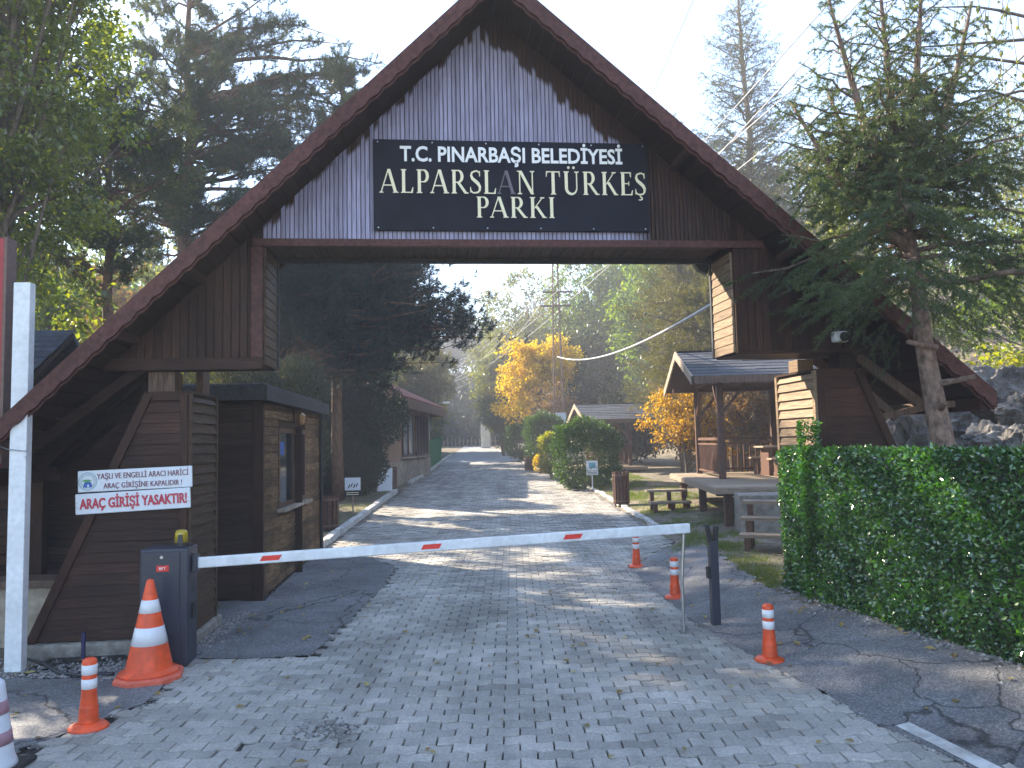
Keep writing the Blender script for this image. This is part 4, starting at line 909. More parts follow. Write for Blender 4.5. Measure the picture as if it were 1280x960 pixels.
g = Geo(); g.lathe([(.17, .03), (.16, .06), (.145, .1)] + [(.145 - (z - .1) * .14, z) for z in np.linspace(.12, .55, 8)] + [(.06, .57), (.03, .575)], (0, 0, 0), 24); g.build('body', MT['sign_white'], fcn, True)
g = Geo()
for z0, z1 in ((.175, .255), (.36, .44)): R = lambda z: .145 - (z - .1) * .14; g = Geo(); g.lathe([(R(z0) - .003, z0), (R(z0) + .003, z0 + .001), (R(z1) + .003, z1 - .001), (R(z1) - .003, z1)], (0, 0, 0), 24); g.build('mauve_band', MT['mauve'], fcn, True)
g = Geo(); g.box(-.2, .2, -.2, .2, 0, .035); bevel(g.build('base', MT['blackplastic'], fcn), .015)
# delineator bollards
bo = thing('delineator_bollard', PG(102, 916) + np.array([0, .09, 0]), 'orange flexible bollard with two white bands on asphalt near the tall cone', 'bollard', 0, 'orange flexible bollards')
BH = .50
g = Geo(); g.lathe([(.125, 0), (.125, .012), (.11, .03), (.078, .042), (.066, .05)], (0, 0, 0), 28, (1.12, 1)); g.build('base', MT['orange'], bo, True)
prof = [(.070, .045)]
for k in range(7): z = .06 + k * .0155; prof += [(.069 - k * .0008, z), (.063 - k * .0008, z + .007)]
prof += [(.058, .175), (.053, .24), (.050, .30), (.0500, BH - .03), (.046, BH - .012), (.030, BH)]
g = Geo(); g.lathe(prof, (0, 0, 0), 26); g.build('body', MT['orange'], bo, True)
for z0, z1 in ((.285, .355), (.385, .455)): g = Geo(); g.lathe([(.050, z0), (.0522, z0 + .001), (.0522, z1 - .001), (.050, z1)], (0, 0, 0), 26); g.build('reflective_band', MT['reflect'], bo, True)
g = Geo()
for k in range(4): a = k * math.pi / 2 + .6; g.lathe([(.013, .012), (.013, .03), (.006, .034)], (.1 * math.cos(a), .092 * math.sin(a), 0), 8)
g.build('bolts', MT['blackplastic'], bo)
for (px, py), lab in (((967, 830), 'orange flexible bollard standing alone on the asphalt strip in front of the forked post'), ((846, 749), 'orange flexible bollard just behind the barrier support leg'), ((797, 710), 'smallest orange flexible bollard, farthest up the road past the barrier')):
    dup(bo, PG(px, py) + np.array([0, .09, 0]), random.uniform(0, 3), lab)
# white square post, red framed board, wire
wp = PG(19, 839); pt = thing('steel_post', wp, 'white square steel post standing on the gravel beside the red framed board', 'post', rad(4))
g = Geo(); g.box(-.076, .076, -.05, .05, 0, 3.62); bevel(g.build('shaft', MT['white_paint'], pt), .006); 
rb = thing('framed_board', (-4.90, 7.40, 0), 'large white board with red metal frame on the gravel edge', 'sign', rad(3))
g = Geo()
Z0, Z1, X0 = 1.86, 4.09, -3.2
for a, b, c, d in ((X0, 0, Z0, Z0 + .34), (X0, 0, Z1 - .12, Z1), (-.125, 0, Z0 + .34, Z1 - .12)): g.box(a, b, -.02, .02, c, d)
g.build('frame', MT['red'], rb)
g = Geo(); g.box(X0, -.126, -.008, .015, Z0 + .341, Z1 - .121); g.build('panel', MT['sign_white'], rb)
g = Geo(); g.box(.002, .03, -.022, .14, Z0 + .05, Z1 + .01); g.box(X0, .0, .025, .14, Z0, Z1); g.build('back_box', MT['pole_metal'], rb)
for x in (-2.9, -1.2): g = Geo(); g.box(x - .05, x + .05, .142, .24, -.05, Z1 - .1); g.build('leg', MT['pole_metal'], rb)
ti = thing('tie_wire', (wp[0], wp[1], 2.03), 'thin steel wire tying the red framed board to the white post', 'wire')
g = Geo(); g.tube([(-.25, .04, .04), (-.16, -.04, .035), (-.085, -.062, .01), (.085, -.066, -.01), (.1, -.05, .0), (.1, -.06, -.05), (.085, -.07, -.07)], .005, 6); g.build('wire', MT['metal'], ti)
cs = PG(104, 822); g = Geo(); g.tube([(0, 0, -.02), (0, 0, .12), (.003, 0, .24)], .02, 10); tag(g.build('conduit_stub', plain('blue_conduit', (.035, .03, .10), rough=.5), loc=cs), 'short blue conduit pipe sticking up before the pier footing', 'pipe')
g = Geo(); P = [PG(*q) for q in ((28, 826), (52, 832), (75, 845), (100, 848), (125, 846), (142, 846))]; g.tube([p + np.array([0, 0, .028]) for p in P], .016, 8); tag(g.build('hose', MT['cable_dark'], None, True), 'black hose lying on the gravel between white post and cone', 'hose')

# ------------------------------------------------------------------ litter bins, info signs, white boards
def bin_(px, py, rz, lab, h=.78, rr=.2):
    p = PG(px, py); o = thing('litter_bin', p, lab, 'bin', rz, 'slatted wooden litter bins')
    g = Geo(); n = 14
    for k in range(n):
        a = 2 * math.pi * k / n; M = Matrix.Rotation(a, 4, 'Z'); g.box(rr - .012, rr + .012, -.035, .035, .06, h, M)
    g.build('slats', MT['timber'], o)
    g = Geo(); g.lathe([(rr - .02, .05), (rr - .02, h - .06), (rr - .04, h - .06), (rr - .04, .07)], (0, 0, 0), 16); g.build('liner', MT['blackplastic'], o)
    for z in (.12, h - .1): g = Geo(); g.lathe([(rr + .012, z), (rr + .02, z), (rr + .02, z + .03), (rr + .012, z + .03)], (0, 0, 0), 20); g.build('hoop', MT['pole_metal'], o)
    for sx in (-1, 1): g = Geo(); g.box(sx * rr * .8 - .02, sx * rr * .8 + .02, -.02, .02, -.05, .07); g.build('foot', MT['pole_metal'], o)
bin_(410, 664, .2, 'dark slatted wooden litter bin beside the kiosk drain pipe', .80, .23)
bin_(777, 632, .1, 'dark slatted wooden litter bin on the grass before the gazebo', .92, .21)
bin_(489, 613, .4, 'dark slatted wooden litter bin beside the blank white leaning board', .85, .2)
bin_(662, 589, .4, 'small dark brown litter bin between the clipped bushes', .7, .22)
def info(px, py, h, lab, w_=.38, ph=.3, dark=False):
    p = PG(px, py); o = thing('info_sign', p, lab, 'sign', rad(3), 'small park information signs')
    g = Geo(); g.tube([(0, .03, -.05), (0, .03, h)], .022, 8); g.build('stake', MT['deck'] if dark else MT['white_paint'], o)
    g = Geo(); g.box(-w_ / 2, w_ / 2, -.01, .01, h - ph, h); bevel(g.build('plate', MT['sign_white'], o), .008)
    g = Geo(); rr = np.random.default_rng(int(px))
    if dark:
        for k in range(4): a = [-.12 + .07 * k, h - ph + .06 + .03 * (k % 2)]; g.beam((a[0], -.0125, a[1]), (a[0] + .05, -.0125, a[1] + .1), .004, .03, (1, 0, 0))
        g.build('black_drawing', MT['ink_black'], o)
    else:
        g.box(-w_ * .28, w_ * .28, -.013, -.011, h - ph * .75, h - ph * .2); g.build('blue_drawing', MT['ink_teal'], o)
    g = Geo(); g.box(-w_ / 2, w_ / 2, -.01, .01, h - ph - .15, h - ph - .02); pl = g.build('lower_plate', MT['board'] if dark else MT['sign_white'], o)
    g = Geo()
    for k in range(2): g.box(-w_ * .4, w_ * .4, -.013, -.011, h - ph - .12 + k * .05, h - ph - .10 + k * .05)
    g.build('text_lines', MT['cream'] if dark else MT['ink_black'], pl)
info(441, 643, .98, 'small white picture sign with dark lower plate before the juniper', .42, .34, True)
info(741, 612, .98, 'small white and blue picture sign before the big round bush', .40, .34)
p = PG(489, 614); o = thing('leaning_board', p + np.array([-.05, -.2, 0]), 'blank white board leaning by the dark juniper at the kerb', 'board', rad(20)); o.rotation_euler = (rad(-9), rad(3), rad(20))
g = Geo(); g.box(-.42, .12, 0, .03, 0, .86); bevel(g.build('panel', MT['sign_white'], o), .006)
g = Geo(); g.box(-.4, .1, .04, .07, 0, .05); g.box(-.36, -.32, .03, .3, -.02, .02); g.build('stand', MT['pole_metal'], o)
p = PG(403, 628); o = thing('utility_cabinet', (-5.3, 19.5, gz1(-5.3, 19.5)), 'pale grey utility cabinet in the shade behind the kiosk', 'cabinet', rad(5))
g = Geo(); g.box(-.45, .35, -.2, .2, 0, 1.15); bevel(g.build('body', MT['white_paint'], o), .02); g = Geo(); g.box(-.49, .39, -.25, .23, 1.152, 1.21); g.build('lid', MT['white_paint'], o)
g = Geo(); g.box(-.04, -.02, -.212, -.2, .1, 1.05); g.build('door_seam', MT['blackplastic'], o)

# ================================================================== HOUSE BY THE ROAD
HA = np.array([-4.60, 28.6]); HB = np.array([-4.12, 38.0]); hd = (HB - HA); HL = np.linalg.norm(hd); hang = math.atan2(-hd[0], hd[1])
ho = thing('brick_house', (HA[0], HA[1], 0), 'low house with red tiled roof and brown windows along the road', 'house', hang)
EV = 3.65; hx = np.array([math.cos(hang), math.sin(hang)]); hy = np.array([-math.sin(hang), math.cos(hang)])
g = Geo(); g.box(-8, 0, 0, HL, -.2, EV); g.build('wall', MT['brick'], ho)
g = Geo(); g.box(-.05, .05, -.05, HL + .04, -.2, 1.35); g.build('plinth', MT['stone'], ho)
g = Geo(); e = .75
V = [(-8 - e, -e, EV + .05), (e, -e, EV + .05), (e, HL + .35, EV + .05), (-8 - e, HL + .35, EV + .05), (-4, 3.6, 6.0), (-4, HL - 3.2, 6.0)]
g.add(V, [np.array([(1, 2, 5, 4), (3, 0, 4, 5)]), np.array([(0, 1, 4), (2, 3, 5)]), np.array([(3, 2, 1, 0)])]); rf = g.build('roof', MT['tile'], ho)
g = Geo()
for k in range(60):
    y = -e + k * (HL + e) / 60; t = min(1, max(0, min((y + e) / (3.6 + e), (HL + .35 - y) / 3.55))); g.tube([(e, y, EV + .08), (e + (-4 - e) * t, y, EV + .08 + (6 - EV - .05) * t)], .05, 5)
g.build('tile_ridges', MT['tile'], rf)
g = Geo(); g.box(e - .06, e + .03, -e, HL + .36, EV - .32, EV + .04); g.box(-.0, e - .07, HL + .31, HL + .36, EV - .32, EV + .04); g.build('fascia', MT['beamwood'], ho)
g = Geo(); g.box(.01, e - .07, -e, HL + .3, EV - .1, EV - .02); g.build('eave_soffit', MT['soffit'], ho)
def hwin(y0, y1, z0=1.5, z1=3.25, glass='glass_sky'):
    f = thing('window', (0, 0, 0), None, None); f.parent = ho; n = max(2, int((y1 - y0) / .8)); g = Geo(); t = .09
    g.box(.02, .09, y0, y1, z0, z0 + t); g.box(.02, .09, y0, y1, z1 - t, z1)
    for k in range(n + 1): yy = y0 + (y1 - y0 - t) * k / n; g.box(.02, .088, yy, yy + t, z0 + t, z1 - t)
    g.build('frame', MT['frame_wood'], f); g = Geo(); g.box(.005, .03, y0 + t, y1 - t, z0 + t, z1 - t); g.build('pane', MT[glass], f)
    g = Geo(); g.box(.0, .18, y0 - .1, y1 + .1, z0 - .07, z0 - .003); g.build('sill', MT['stone'], f)
hwin(2.4, 4.8); hwin(5.4, 8.7, glass='glass')
gf = thing('green_fence', (-4.3, 38.4, gz1(-4.3, 38.4)), 'bright green mesh fence sheet at the road bend past the house', 'fence', 0)
A, B = (-.0, 0), (-.35, 11.5)
g = Geo(); n = 60
for k in range(n):
    t0, t1 = k / n, (k + .97) / n; y0, y1 = B[1] * t0, B[1] * t1; zz = .024 * y0; g.box(B[0] * t0 - .02, B[0] * t0 + .02, y0, y1, zz, zz + 1.55)
g.build('mesh_sheet', MT['greenfence'], gf)
for k in range(6): y = B[1] * k / 5; g = Geo(); g.tube([(B[0] * k / 5 - .06, y, 0), (B[0] * k / 5 - .06, y, .024 * y + 1.65)], .035, 6); g.build('post', MT['greenfence'], gf)
# far end: white gate pillar, street lamp, picket fence
p = PG(617, 558); p = np.array([-1.6, 76, gz1(-1.6, 76)]); o = thing('gate_pillar', p + np.array([-1.1, 0, 0]), 'white pillar at the far end of the road below the dark trees', 'pillar')
g = Geo(); g.box(-.45, .45, -.4, .4, -.1, 3.0); bevel(g.build('shaft', MT['white_paint'], o), .03); g = Geo(); g.box(-.55, .55, -.5, .5, 3.002, 3.15); g.build('cap', MT['white_paint'], o)
pf = thing('picket_fence', (-5.5, 82, gz1(-5.5, 82)), 'row of low weathered pickets closing the far end of the road', 'fence', rad(2))
for k in range(22): g = Geo(); hgt = 1.0 + .3 * (k % 3 == 0); g.box(k * .42 - 4, k * .42 - 3.9, -.04, .04, 0, hgt * .8); g.build('picket', MT['concrete'], pf)
g = Geo(); g.box(-4.1, 5.4, .05, .1, .5, .57); g.build('rail', MT['pole_metal'], pf)
sp = thing('street_lamp', (-5.1, 47, gz1(-5.1, 47)), 'slim street lamp with short white arm above the green fence', 'street lamp')
g = Geo(); g.tube([(0, 0, 0), (0, 0, 3.6)], .05, 8); g.build('pole', MT['metal'], sp); g = Geo(); g.tube([(0, 0, 3.5), (.1, 0, 3.62), (.9, 0, 3.68)], .035, 6); g.build('arm', MT['metal'], sp); g = Geo(); g.box(.6, 1.3, -.12, .12, 3.64, 3.76); bevel(g.build('head', MT['white_paint'], sp), .03)

# ================================================================== GAZEBOS
def gazebo(name_lab, ox, oy, zg, fz, wx, dy, ez, rz_, posts_y, ang=0.0, scale=1.0):
    """origin: front corner of the gable side; +x away from the road, +y deeper"""
    o = thing('gazebo', (ox, oy, 0), name_lab, 'gazebo', ang, 'timber gazebos beside the road')
    def b(nm, x0, x1, y0, y1, z0, z1, mt='timber', bv=.008, par=None):
        g = Geo(); g.box(x0, x1, y0, y1, z0, z1); return bevel(g.build(nm, MT[mt], par or o), bv)
    # deck
    g = Geo(); y = 0
    while y < dy: g.box(0, wx, y, y + .135, fz - .045, fz); y += .14
    g.build('deck', MT['deck'], o)
    b('deck_edge', -.04, -.002, 0, dy, fz - .13, fz - .012, 'deck'); b('deck_edge', -.04, wx, -.042, -.002, fz - .13, fz - .012, 'deck')
    for y in (.3, dy * .5, dy - .35): b('joist', .06, wx, y - .05, y + .05, fz - .19, fz - .052, 'timber')
    for x in (.3, wx * .5, wx - .3):
        for y in (.35, dy * .5, dy - .3):
            b('stilt', x - .08, x + .08, y - .08, y + .08, zg - .2, fz - .05, 'timber')
    py0, py1 = posts_y; px = [.75, .75 + (wx - 1.1) / 2, wx - .35]; ps = {}
    for x in px:
        for y in (py0, py1):
            if x == px[1] and y == py0: pass
            p_ = b('post', x - .075, x + .075, y - .075, y + .075, fz, ez - .02, 'timber', .012)
    for x in px[:1] + px[2:]:
        for y, s in ((py0, 1), (py1, -1)):
            g = Geo(); g.beam((x, y + s * .06, ez - .75), (x, y + s * .62, ez - .1), .07, .08, (1, 0, 0)); g.build('knee_brace', MT['timber'], o)
    for y in (py0, py1):
        for x, s in ((px[0], 1), (px[2], -1)):
            g = Geo(); g.beam((x + s * .06, y, ez - .75), (x + s * .62, y, ez - .1), .07, .08, (0, 1, 0)); g.build('knee_brace', MT['timber'], o)
    for y in (py0, py1): b('wall_plate', .1, wx + .3, y - .06, y + .06, ez - .1, ez + .02)
    for x in (px[0], px[2]): b('tie_beam', x - .055, x + .055, py0 - .3, py1 + .3, ez + .021, ez + .12)
    # railings
    def rail(xa, ya, xb, yb):
        d = math.hypot(xb - xa, yb - ya); r_ = thing('railing', (0, 0, 0), None, None); r_.parent = o
        for z, t in ((fz + .95, .07), (fz + .82, .05), (fz + .12, .05)): g = Geo(); g.beam((xa, ya, z), (xb, yb, z), .06, t); g.build('rail', MT['timber'], r_)
        g = Geo(); n = int(d / .16)
        for k in range(1, n): t = k / n; x, y = xa + (xb - xa) * t, ya + (yb - ya) * t; g.box(x - .02, x + .02, y - .02, y + .02, fz + .145, fz + .795)
        g.build('balusters', MT['timber'], r_)
    rail(px[0], py0 + .08, px[0], py1 - .08); rail(px[0] + .08, py1, px[2] - .08, py1); rail(px[2], py0 + .08, px[2], py1 - .08); rail(px[1] + .08, py0, px[2] - .08, py0)
    # roof: ridge along +x, gable facing the road
    ym = (py0 + py1) / 2; y0, y1 = py0 - .95, py1 + .95; x0, x1 = 0.0, wx + .6; e0 = ez - .0
    def slope(ya, za, yb, zb):
        g = Geo(); rr = np.random.default_rng(8); n = 9
        for k in range(n):
            t0, t1 = k / n, (k + 1) / n + .03; p, q = ya + (yb - ya) * t0, ya + (yb - ya) * t1; z0, z1 = za + (zb - za) * t0, za + (zb - za) * t1; x = x0
            while x < x1:
                xe = min(x1, x + rr.uniform(.5, .9)); l = rr.uniform(.015, .028)
                A = [(x, p, z0 + .06), (xe - .004, p, z0 + .06), (xe - .004, q, z1 + .06), (x, q, z1 + .06)]; T = [(x, p, z0 + .06 + l), (xe - .004, p, z0 + .06 + l), (xe - .004, q, z1 + .062), (x, q, z1 + .062)]
                if yb < ya: A = A[::-1]; T = T[::-1]
                g.hexa(A, T); x = xe
        s_ = g.build('roof', MT['shingle'], o)
        g = Geo(); g.hexa([(x0, ya, za), (x1, ya, za), (x1, yb, zb), (x0, yb, zb)], [(x0, ya, za + .05), (x1, ya, za + .05), (x1, yb, zb + .05), (x0, yb, zb + .05)]); g.build('roof_boards', MT['wood_h'], s_)
        # scalloped gable board
        g = Geo(); n = 44; mt = MT['deck']
        for i in range(n):
            t0, t1 = i / n, (i + 1) / n
            c = [(ya + (yb - ya) * t, za + (zb - za) * t) for t in (t0, t1)]; lo = [.15 + .035 * abs(math.sin(t * n * math.pi / 4)) for t in (t0, t1)]
            A = [(c[0][0], c[0][1] + .09), (c[1][0], c[1][1] + .09), (c[1][0], c[1][1] - lo[1] + .06), (c[0][0], c[0][1] - lo[0] + .06)]
            V = [(x0 - .04, p[0], p[1]) for p in A] + [(x0 - .003, p[0], p[1]) for p in A]; g.add(V, [np.array([(0, 1, 2, 3), (7, 6, 5, 4), (3, 2, 6, 7), (0, 4, 5, 1)])])
        g.build('gable_board', mt, o)
    slope(y0, e0 - .05, ym, rz_); slope(y1, e0 - .05, ym, rz_)
    g = Geo(); n = 60                                    # scalloped eave board
    for i in range(n):
        xa, xb = x0 + (x1 - x0) * i / n, x0 + (x1 - x0) * (i + 1) / n
        V = [(xa, y0 - .03, e0 + .04), (xb, y0 - .03, e0 + .04), (xb, y0 - .03, e0 - .12 - .03 * abs(math.sin((i + 1) * math.pi / 3))), (xa, y0 - .03, e0 - .12 - .03 * abs(math.sin(i * math.pi / 3)))]
        V += [(a, b_ + .027, c) for a, b_, c in V]; g.add(V, [np.array([(3, 2, 1, 0), (4, 5, 6, 7), (2, 3, 7, 6), (0, 1, 5, 4)])])
    g.build('eave_board', MT['beamwood'], o)
    # boarded gable end set back under the overhang
    g = Geo(); k = y0 + .25
    while k < y1 - .25:
        zt = rz_ - abs(k + .06 - ym) / (ym - y0) * (rz_ - e0 + .05) - .02
        if zt > e0 + .14: g.box(px[0] - .03, px[0] + .02, k, k + .115, e0 + .125, zt)
        k += .12
    g.build('gable_boards', MT['wood_v'], o)
    # table and benches inside
    return o
gazebo('large timber gazebo with grey gabled roof and railings on a raised deck', 3.95, 15.3, .15, 1.02, 5.2, 6.6, 3.36, 4.16, (3.1, 6.3), rad(-4))
gazebo('small far gazebo half hidden behind the big round bush', 3.05, 32.0, .35, .88, 2.5, 4.6, 2.85, 3.55, (1.4, 3.7), rad(6))
def bench_table(x, y, z, rz, lab, kind):
    if kind == 'table':
        o = thing('picnic_table', (x, y, z), lab, 'table', rz); g = Geo()
        for k in range(5): g.box(-.9, .9, -.36 + k * .145, -.36 + k * .145 + .135, .70, .74)
        g.build('tabletop', MT['deck'], o)
        for sx in (-.7, .7): g = Geo(); g.box(sx - .05, sx + .05, -.3, .3, 0, .70); g.build('leg', MT['timber'], o)
    else:
        o = thing('bench', (x, y, z), lab, 'bench', rz, 'benches inside the gazebo'); g = Geo()
        for k in range(2): g.box(-.9, .9, -.16 + k * .17, k * .17, .41, .45)
        g.build('seat', MT['deck'], o)
        for sx in (-.7, .7): g = Geo(); g.box(sx - .04, sx + .04, -.14, .14, 0, .41); g.build('leg', MT['timber'], o)
bench_table(7.1, 19.7, 1.022, 0.02, 'pale plank table inside the large gazebo', 'table')
bench_table(7.1, 18.9, 1.022, 0.02, 'pale bench on the near side of the gazebo table', 'bench')
bench_table(7.1, 20.5, 1.022, 0.02, 'pale bench on the far side of the gazebo table', 'bench')
# concrete block under the deck and timber steps
o = thing('concrete_block', (4.75, 14.75, 0), 'pale concrete block against the gazebo deck above the timber steps', 'block', rad(-8)); g = Geo(); g.box(-.55, 1.6, -.5, .30, -.1, .93); bevel(g.build('block', MT['concrete'], o), .02)
def steps(px, py, zs, lab, depth=.3, wd=1.15, rz=0):
    p = PG(px, py); o = thing('timber_steps', p, lab, 'steps', rz, 'timber steps up to the decks')
    for i, z in enumerate(zs):
        x0 = i * .34
        g = Geo(); g.box(-.02, wd, x0 - .03, x0 + depth, z - .055, z); bevel(g.build('tread', MT['deck'], o), .006)
        for xx in (.06, wd * .5, wd - .12): g = Geo(); g.box(xx, xx + .09, x0, x0 + .10, -.05, z - .057); g.build('leg', MT['timber'], o)
    return o
steps(926, 690, (.27, .50, .73), 'three pale timber steps behind the end of the hedge', .3, 1.2, rad(-22))
steps(815, 642, (.28, .55), 'two dark timber steps at the roadside corner of the gazebo deck', .3, 1.0, rad(4))

# ================================================================== VEGETATION
def rv(n): v = rng.normal(size=(n, 3)); return v / np.linalg.norm(v, axis=1)[:, None]
def curve(p0, p1, sag=0.0, n=6, wob=0.0):
    t = np.linspace(0, 1, n)[:, None]; P = np.asarray(p0) + (np.asarray(p1) - np.asarray(p0)) * t
    P[:, 2] += (sag * 4 * t * (1 - t))[:, 0]
    if wob: P[1:-1] += rng.normal(0, wob, (n - 2, 3))
    return P
def tree_root(name, x, y, label, cat='tree', group=None, z=None):
    return thing(name, (x, y, gz1(x, y) if z is None else z), label, cat, 0, group)
def trunk_pts(h, lean=(0, 0), wob=.06, n=9):
    t = np.linspace(0, 1, n); P = np.stack([lean[0] * t ** 1.2, lean[1] * t ** 1.2, h * t], 1); P[1:] += np.c_[rng.normal(0, wob, (n - 1, 2)), np.zeros(n - 1)]
    P[0, 2] = -.15; return P
def at_h(P, z):
    return np.array([np.interp(z, P[:, 2], P[:, 0]), np.interp(z, P[:, 2], P[:, 1]), z])
def broadleaf(name, x, y, label, h, blobs, mat, nclump, nleaf, lsize, bark='bark', r0=.14, group=None, lean=(0, 0), cr=.5, cat='tree', z=None, hang=0.0, asp=.62, shell=.5, th=None):
    """blobs: (dx,dy,z,rx,ry,rz) ellipsoids; clumps of leaves spread through them"""
    o = tree_root(name, x, y, label, cat, group, z); P = trunk_pts(th or h * .75, lean, .05 * h / 6)
    g = Geo(); g.tube(P, np.linspace(r0, r0 * .25, len(P)), 8)
    vol = np.array([b[3] * b[4] * b[5] for b in blobs]); k = rng.choice(len(blobs), nclump, p=vol / vol.sum()); B = np.array(blobs)[k]
    u = rv(nclump) * (rng.random(nclump)[:, None] ** shell); C = B[:, :3] + u * B[:, 3:6]
    for c in C[:: max(1, nclump // 70)]:
        z0 = np.clip(c[2] * rng.uniform(.45, .8), P[0, 2] + .3, P[-1, 2]); g.tube(curve(at_h(P, z0), c, .05 * h / 6, 5, .03 * h / 6), np.linspace(r0 * .28, r0 * .05, 5), 5, False)
    g.build('trunk', MT[bark], o, True)
    sz = cr * rng.uniform(.6, 1.25, nclump); n = nclump * nleaf
    Pt = np.repeat(C, nleaf, 0) + rv(n) * (rng.random(n)[:, None] ** .55) * np.repeat(sz, nleaf)[:, None] * np.array([1, 1, .75])
    D = rv(n) * .8 + np.repeat(u, nleaf, 0) * .5; D[:, 2] -= .25 + hang; U = rv(n) * .7 + np.array([0, 0, 1.0])
    L_ = lsize * rng.uniform(.65, 1.3, n); g = Geo(); g.leaves(Pt, D, U, L_, L_ * asp); g.build('crown', L[mat], o); return o
def brush(g, A, B, per_m, ln, wd, spread=.9, fwd=.55, up=0.0):
    """needles set all round the twig segments A-B"""
    d = B - A; l = np.linalg.norm(d, axis=1); cnt = np.maximum(1, rng.poisson(l * per_m)); k = np.repeat(np.arange(len(A)), cnt); n = len(k)
    t = rng.random(n)[:, None]; P = A[k] + d[k] * t; ax = d[k] / (l[k][:, None] + 1e-9); v = rv(n); v -= ax * (v * ax).sum(1)[:, None]; v /= np.linalg.norm(v, axis=1)[:, None] + 1e-9
    D = v * spread + ax * fwd; D[:, 2] += up; g.needles(P, D, ln * rng.uniform(.7, 1.2, n), wd)
def conifer(name, x, y, label, h, r, mat, bark, z0=1.0, whorl=.3, nb=6, r0=.13, needle=(.03, .006), per_m=160, twig=.1, up0=.25, droop=-.25, group=None, power=.85, lean=(0, 0), leaders=(), top=None, jit=.25, twl=.42, z=None, prof=None, gaps=0.0, tz=(-.12, .16)):
    o = tree_root(name, x, y, label, 'tree', group, z); gt = Geo(); gc = Geo(); TA, TB = [], []
    def spire(P, zs, ze, rad_f, r0, wh, nbr, upf):
        gt.tube(P, np.linspace(r0, .012, len(P)), 9); z_ = zs
        while z_ < ze:
            t = (z_ - zs) / (ze - zs); L0 = rad_f(t); a0 = rng.uniform(0, 6.28)
            for k in range(nbr):
                if rng.random() < gaps: continue
                a = a0 + k * 2 * math.pi / nbr + rng.normal(0, .25); ln = L0 * rng.uniform(1 - jit, 1 + jit * .6)
                if ln < .06: continue
                b = at_h(P, min(z_ + rng.normal(0, wh * .3), P[-1, 2] - .02)); el = upf(t); hd_ = np.array([math.cos(a), math.sin(a), 0])
                n = 7; s_ = np.linspace(0, 1, n)[:, None]
                Q = b + hd_ * ln * s_ * math.cos(el) + np.array([0, 0, 1]) * (ln * (math.sin(el) * s_ + droop * s_ ** 1.6 * (1 - .4 * t) + .14 * s_ ** 4))
                Q[1:] += rng.normal(0, .02 * ln, (n - 1, 3)); gt.tube(Q, np.linspace(max(.006, .016 * ln + .004), .003, n), 5, False)
                sd = np.cross(hd_, (0, 0, 1)); m = max(2, int(ln / twig)); 
                for j in range(m):
                    f = (j + rng.random()) / m * .9 + .08; i0 = min(int(f * (n - 1)), n - 2); p = Q[i0] + (Q[i0 + 1] - Q[i0]) * (f * (n - 1) - i0); tl = ln * twl * (1 - f) ** .7 * rng.uniform(.6, 1.2) + .05 + .04 * ln
                    for sg in (-1, 1):
                        dr = hd_ * rng.uniform(.5, .9) + sd * sg * rng.uniform(.6, 1.0) + np.array([0, 0, rng.normal(*tz)]); dr /= np.linalg.norm(dr); e = p + dr * tl; e[2] -= .16 * tl
                        TA.append(p); TB.append(p + (e - p) * .5 + [0, 0, .03 * tl]); TA.append(TB[-1]); TB.append(e)
                        if tl > .3:
                            for f2 in (.35, .6, .8):
                                q = p + (e - p) * f2; d2 = dr * .8 + np.cross(dr, (0, 0, 1)) * rng.choice([-1, 1]) * .7; d2[2] -= rng.uniform(0, .4); TA.append(q); TB.append(q + d2 * tl * .38)
                for i in range(2, n - 1): TA.append(Q[i]); TB.append(Q[i + 1])
            z_ += wh * rng.uniform(.8, 1.2)
        for i in range(len(P) - 3, len(P) - 1): TA.append(P[i]); TB.append(P[i + 1])
    P = trunk_pts(h, lean, .0045 * h); rf = prof or (lambda t: r * (1 - t) ** power + .05)
    spire(P, z0, h - .05, rf, r0, whorl, nb, lambda t: up0 + .5 * t)
    for (zb, dx, dy, zt, rl) in leaders:
        b = at_h(P, zb); n = 9; s_ = np.linspace(0, 1, n); Q = np.stack([b[0] + dx * s_ ** .7, b[1] + dy * s_ ** .7, zb + (zt - zb) * s_], 1)
        spire(Q, zb + .35, zt - .04, lambda t: rl * (1 - t) ** .8 + .05, r0 * .4, whorl * .8, max(4, nb - 2), lambda t: .35 + .4 * t)
    gt.build('trunk', MT[bark], o, True); A = np.array(TA); B = np.array(TB); brush(gc, A, B, per_m, needle[0], needle[1]); gc.build('crown', L[mat], o); return o
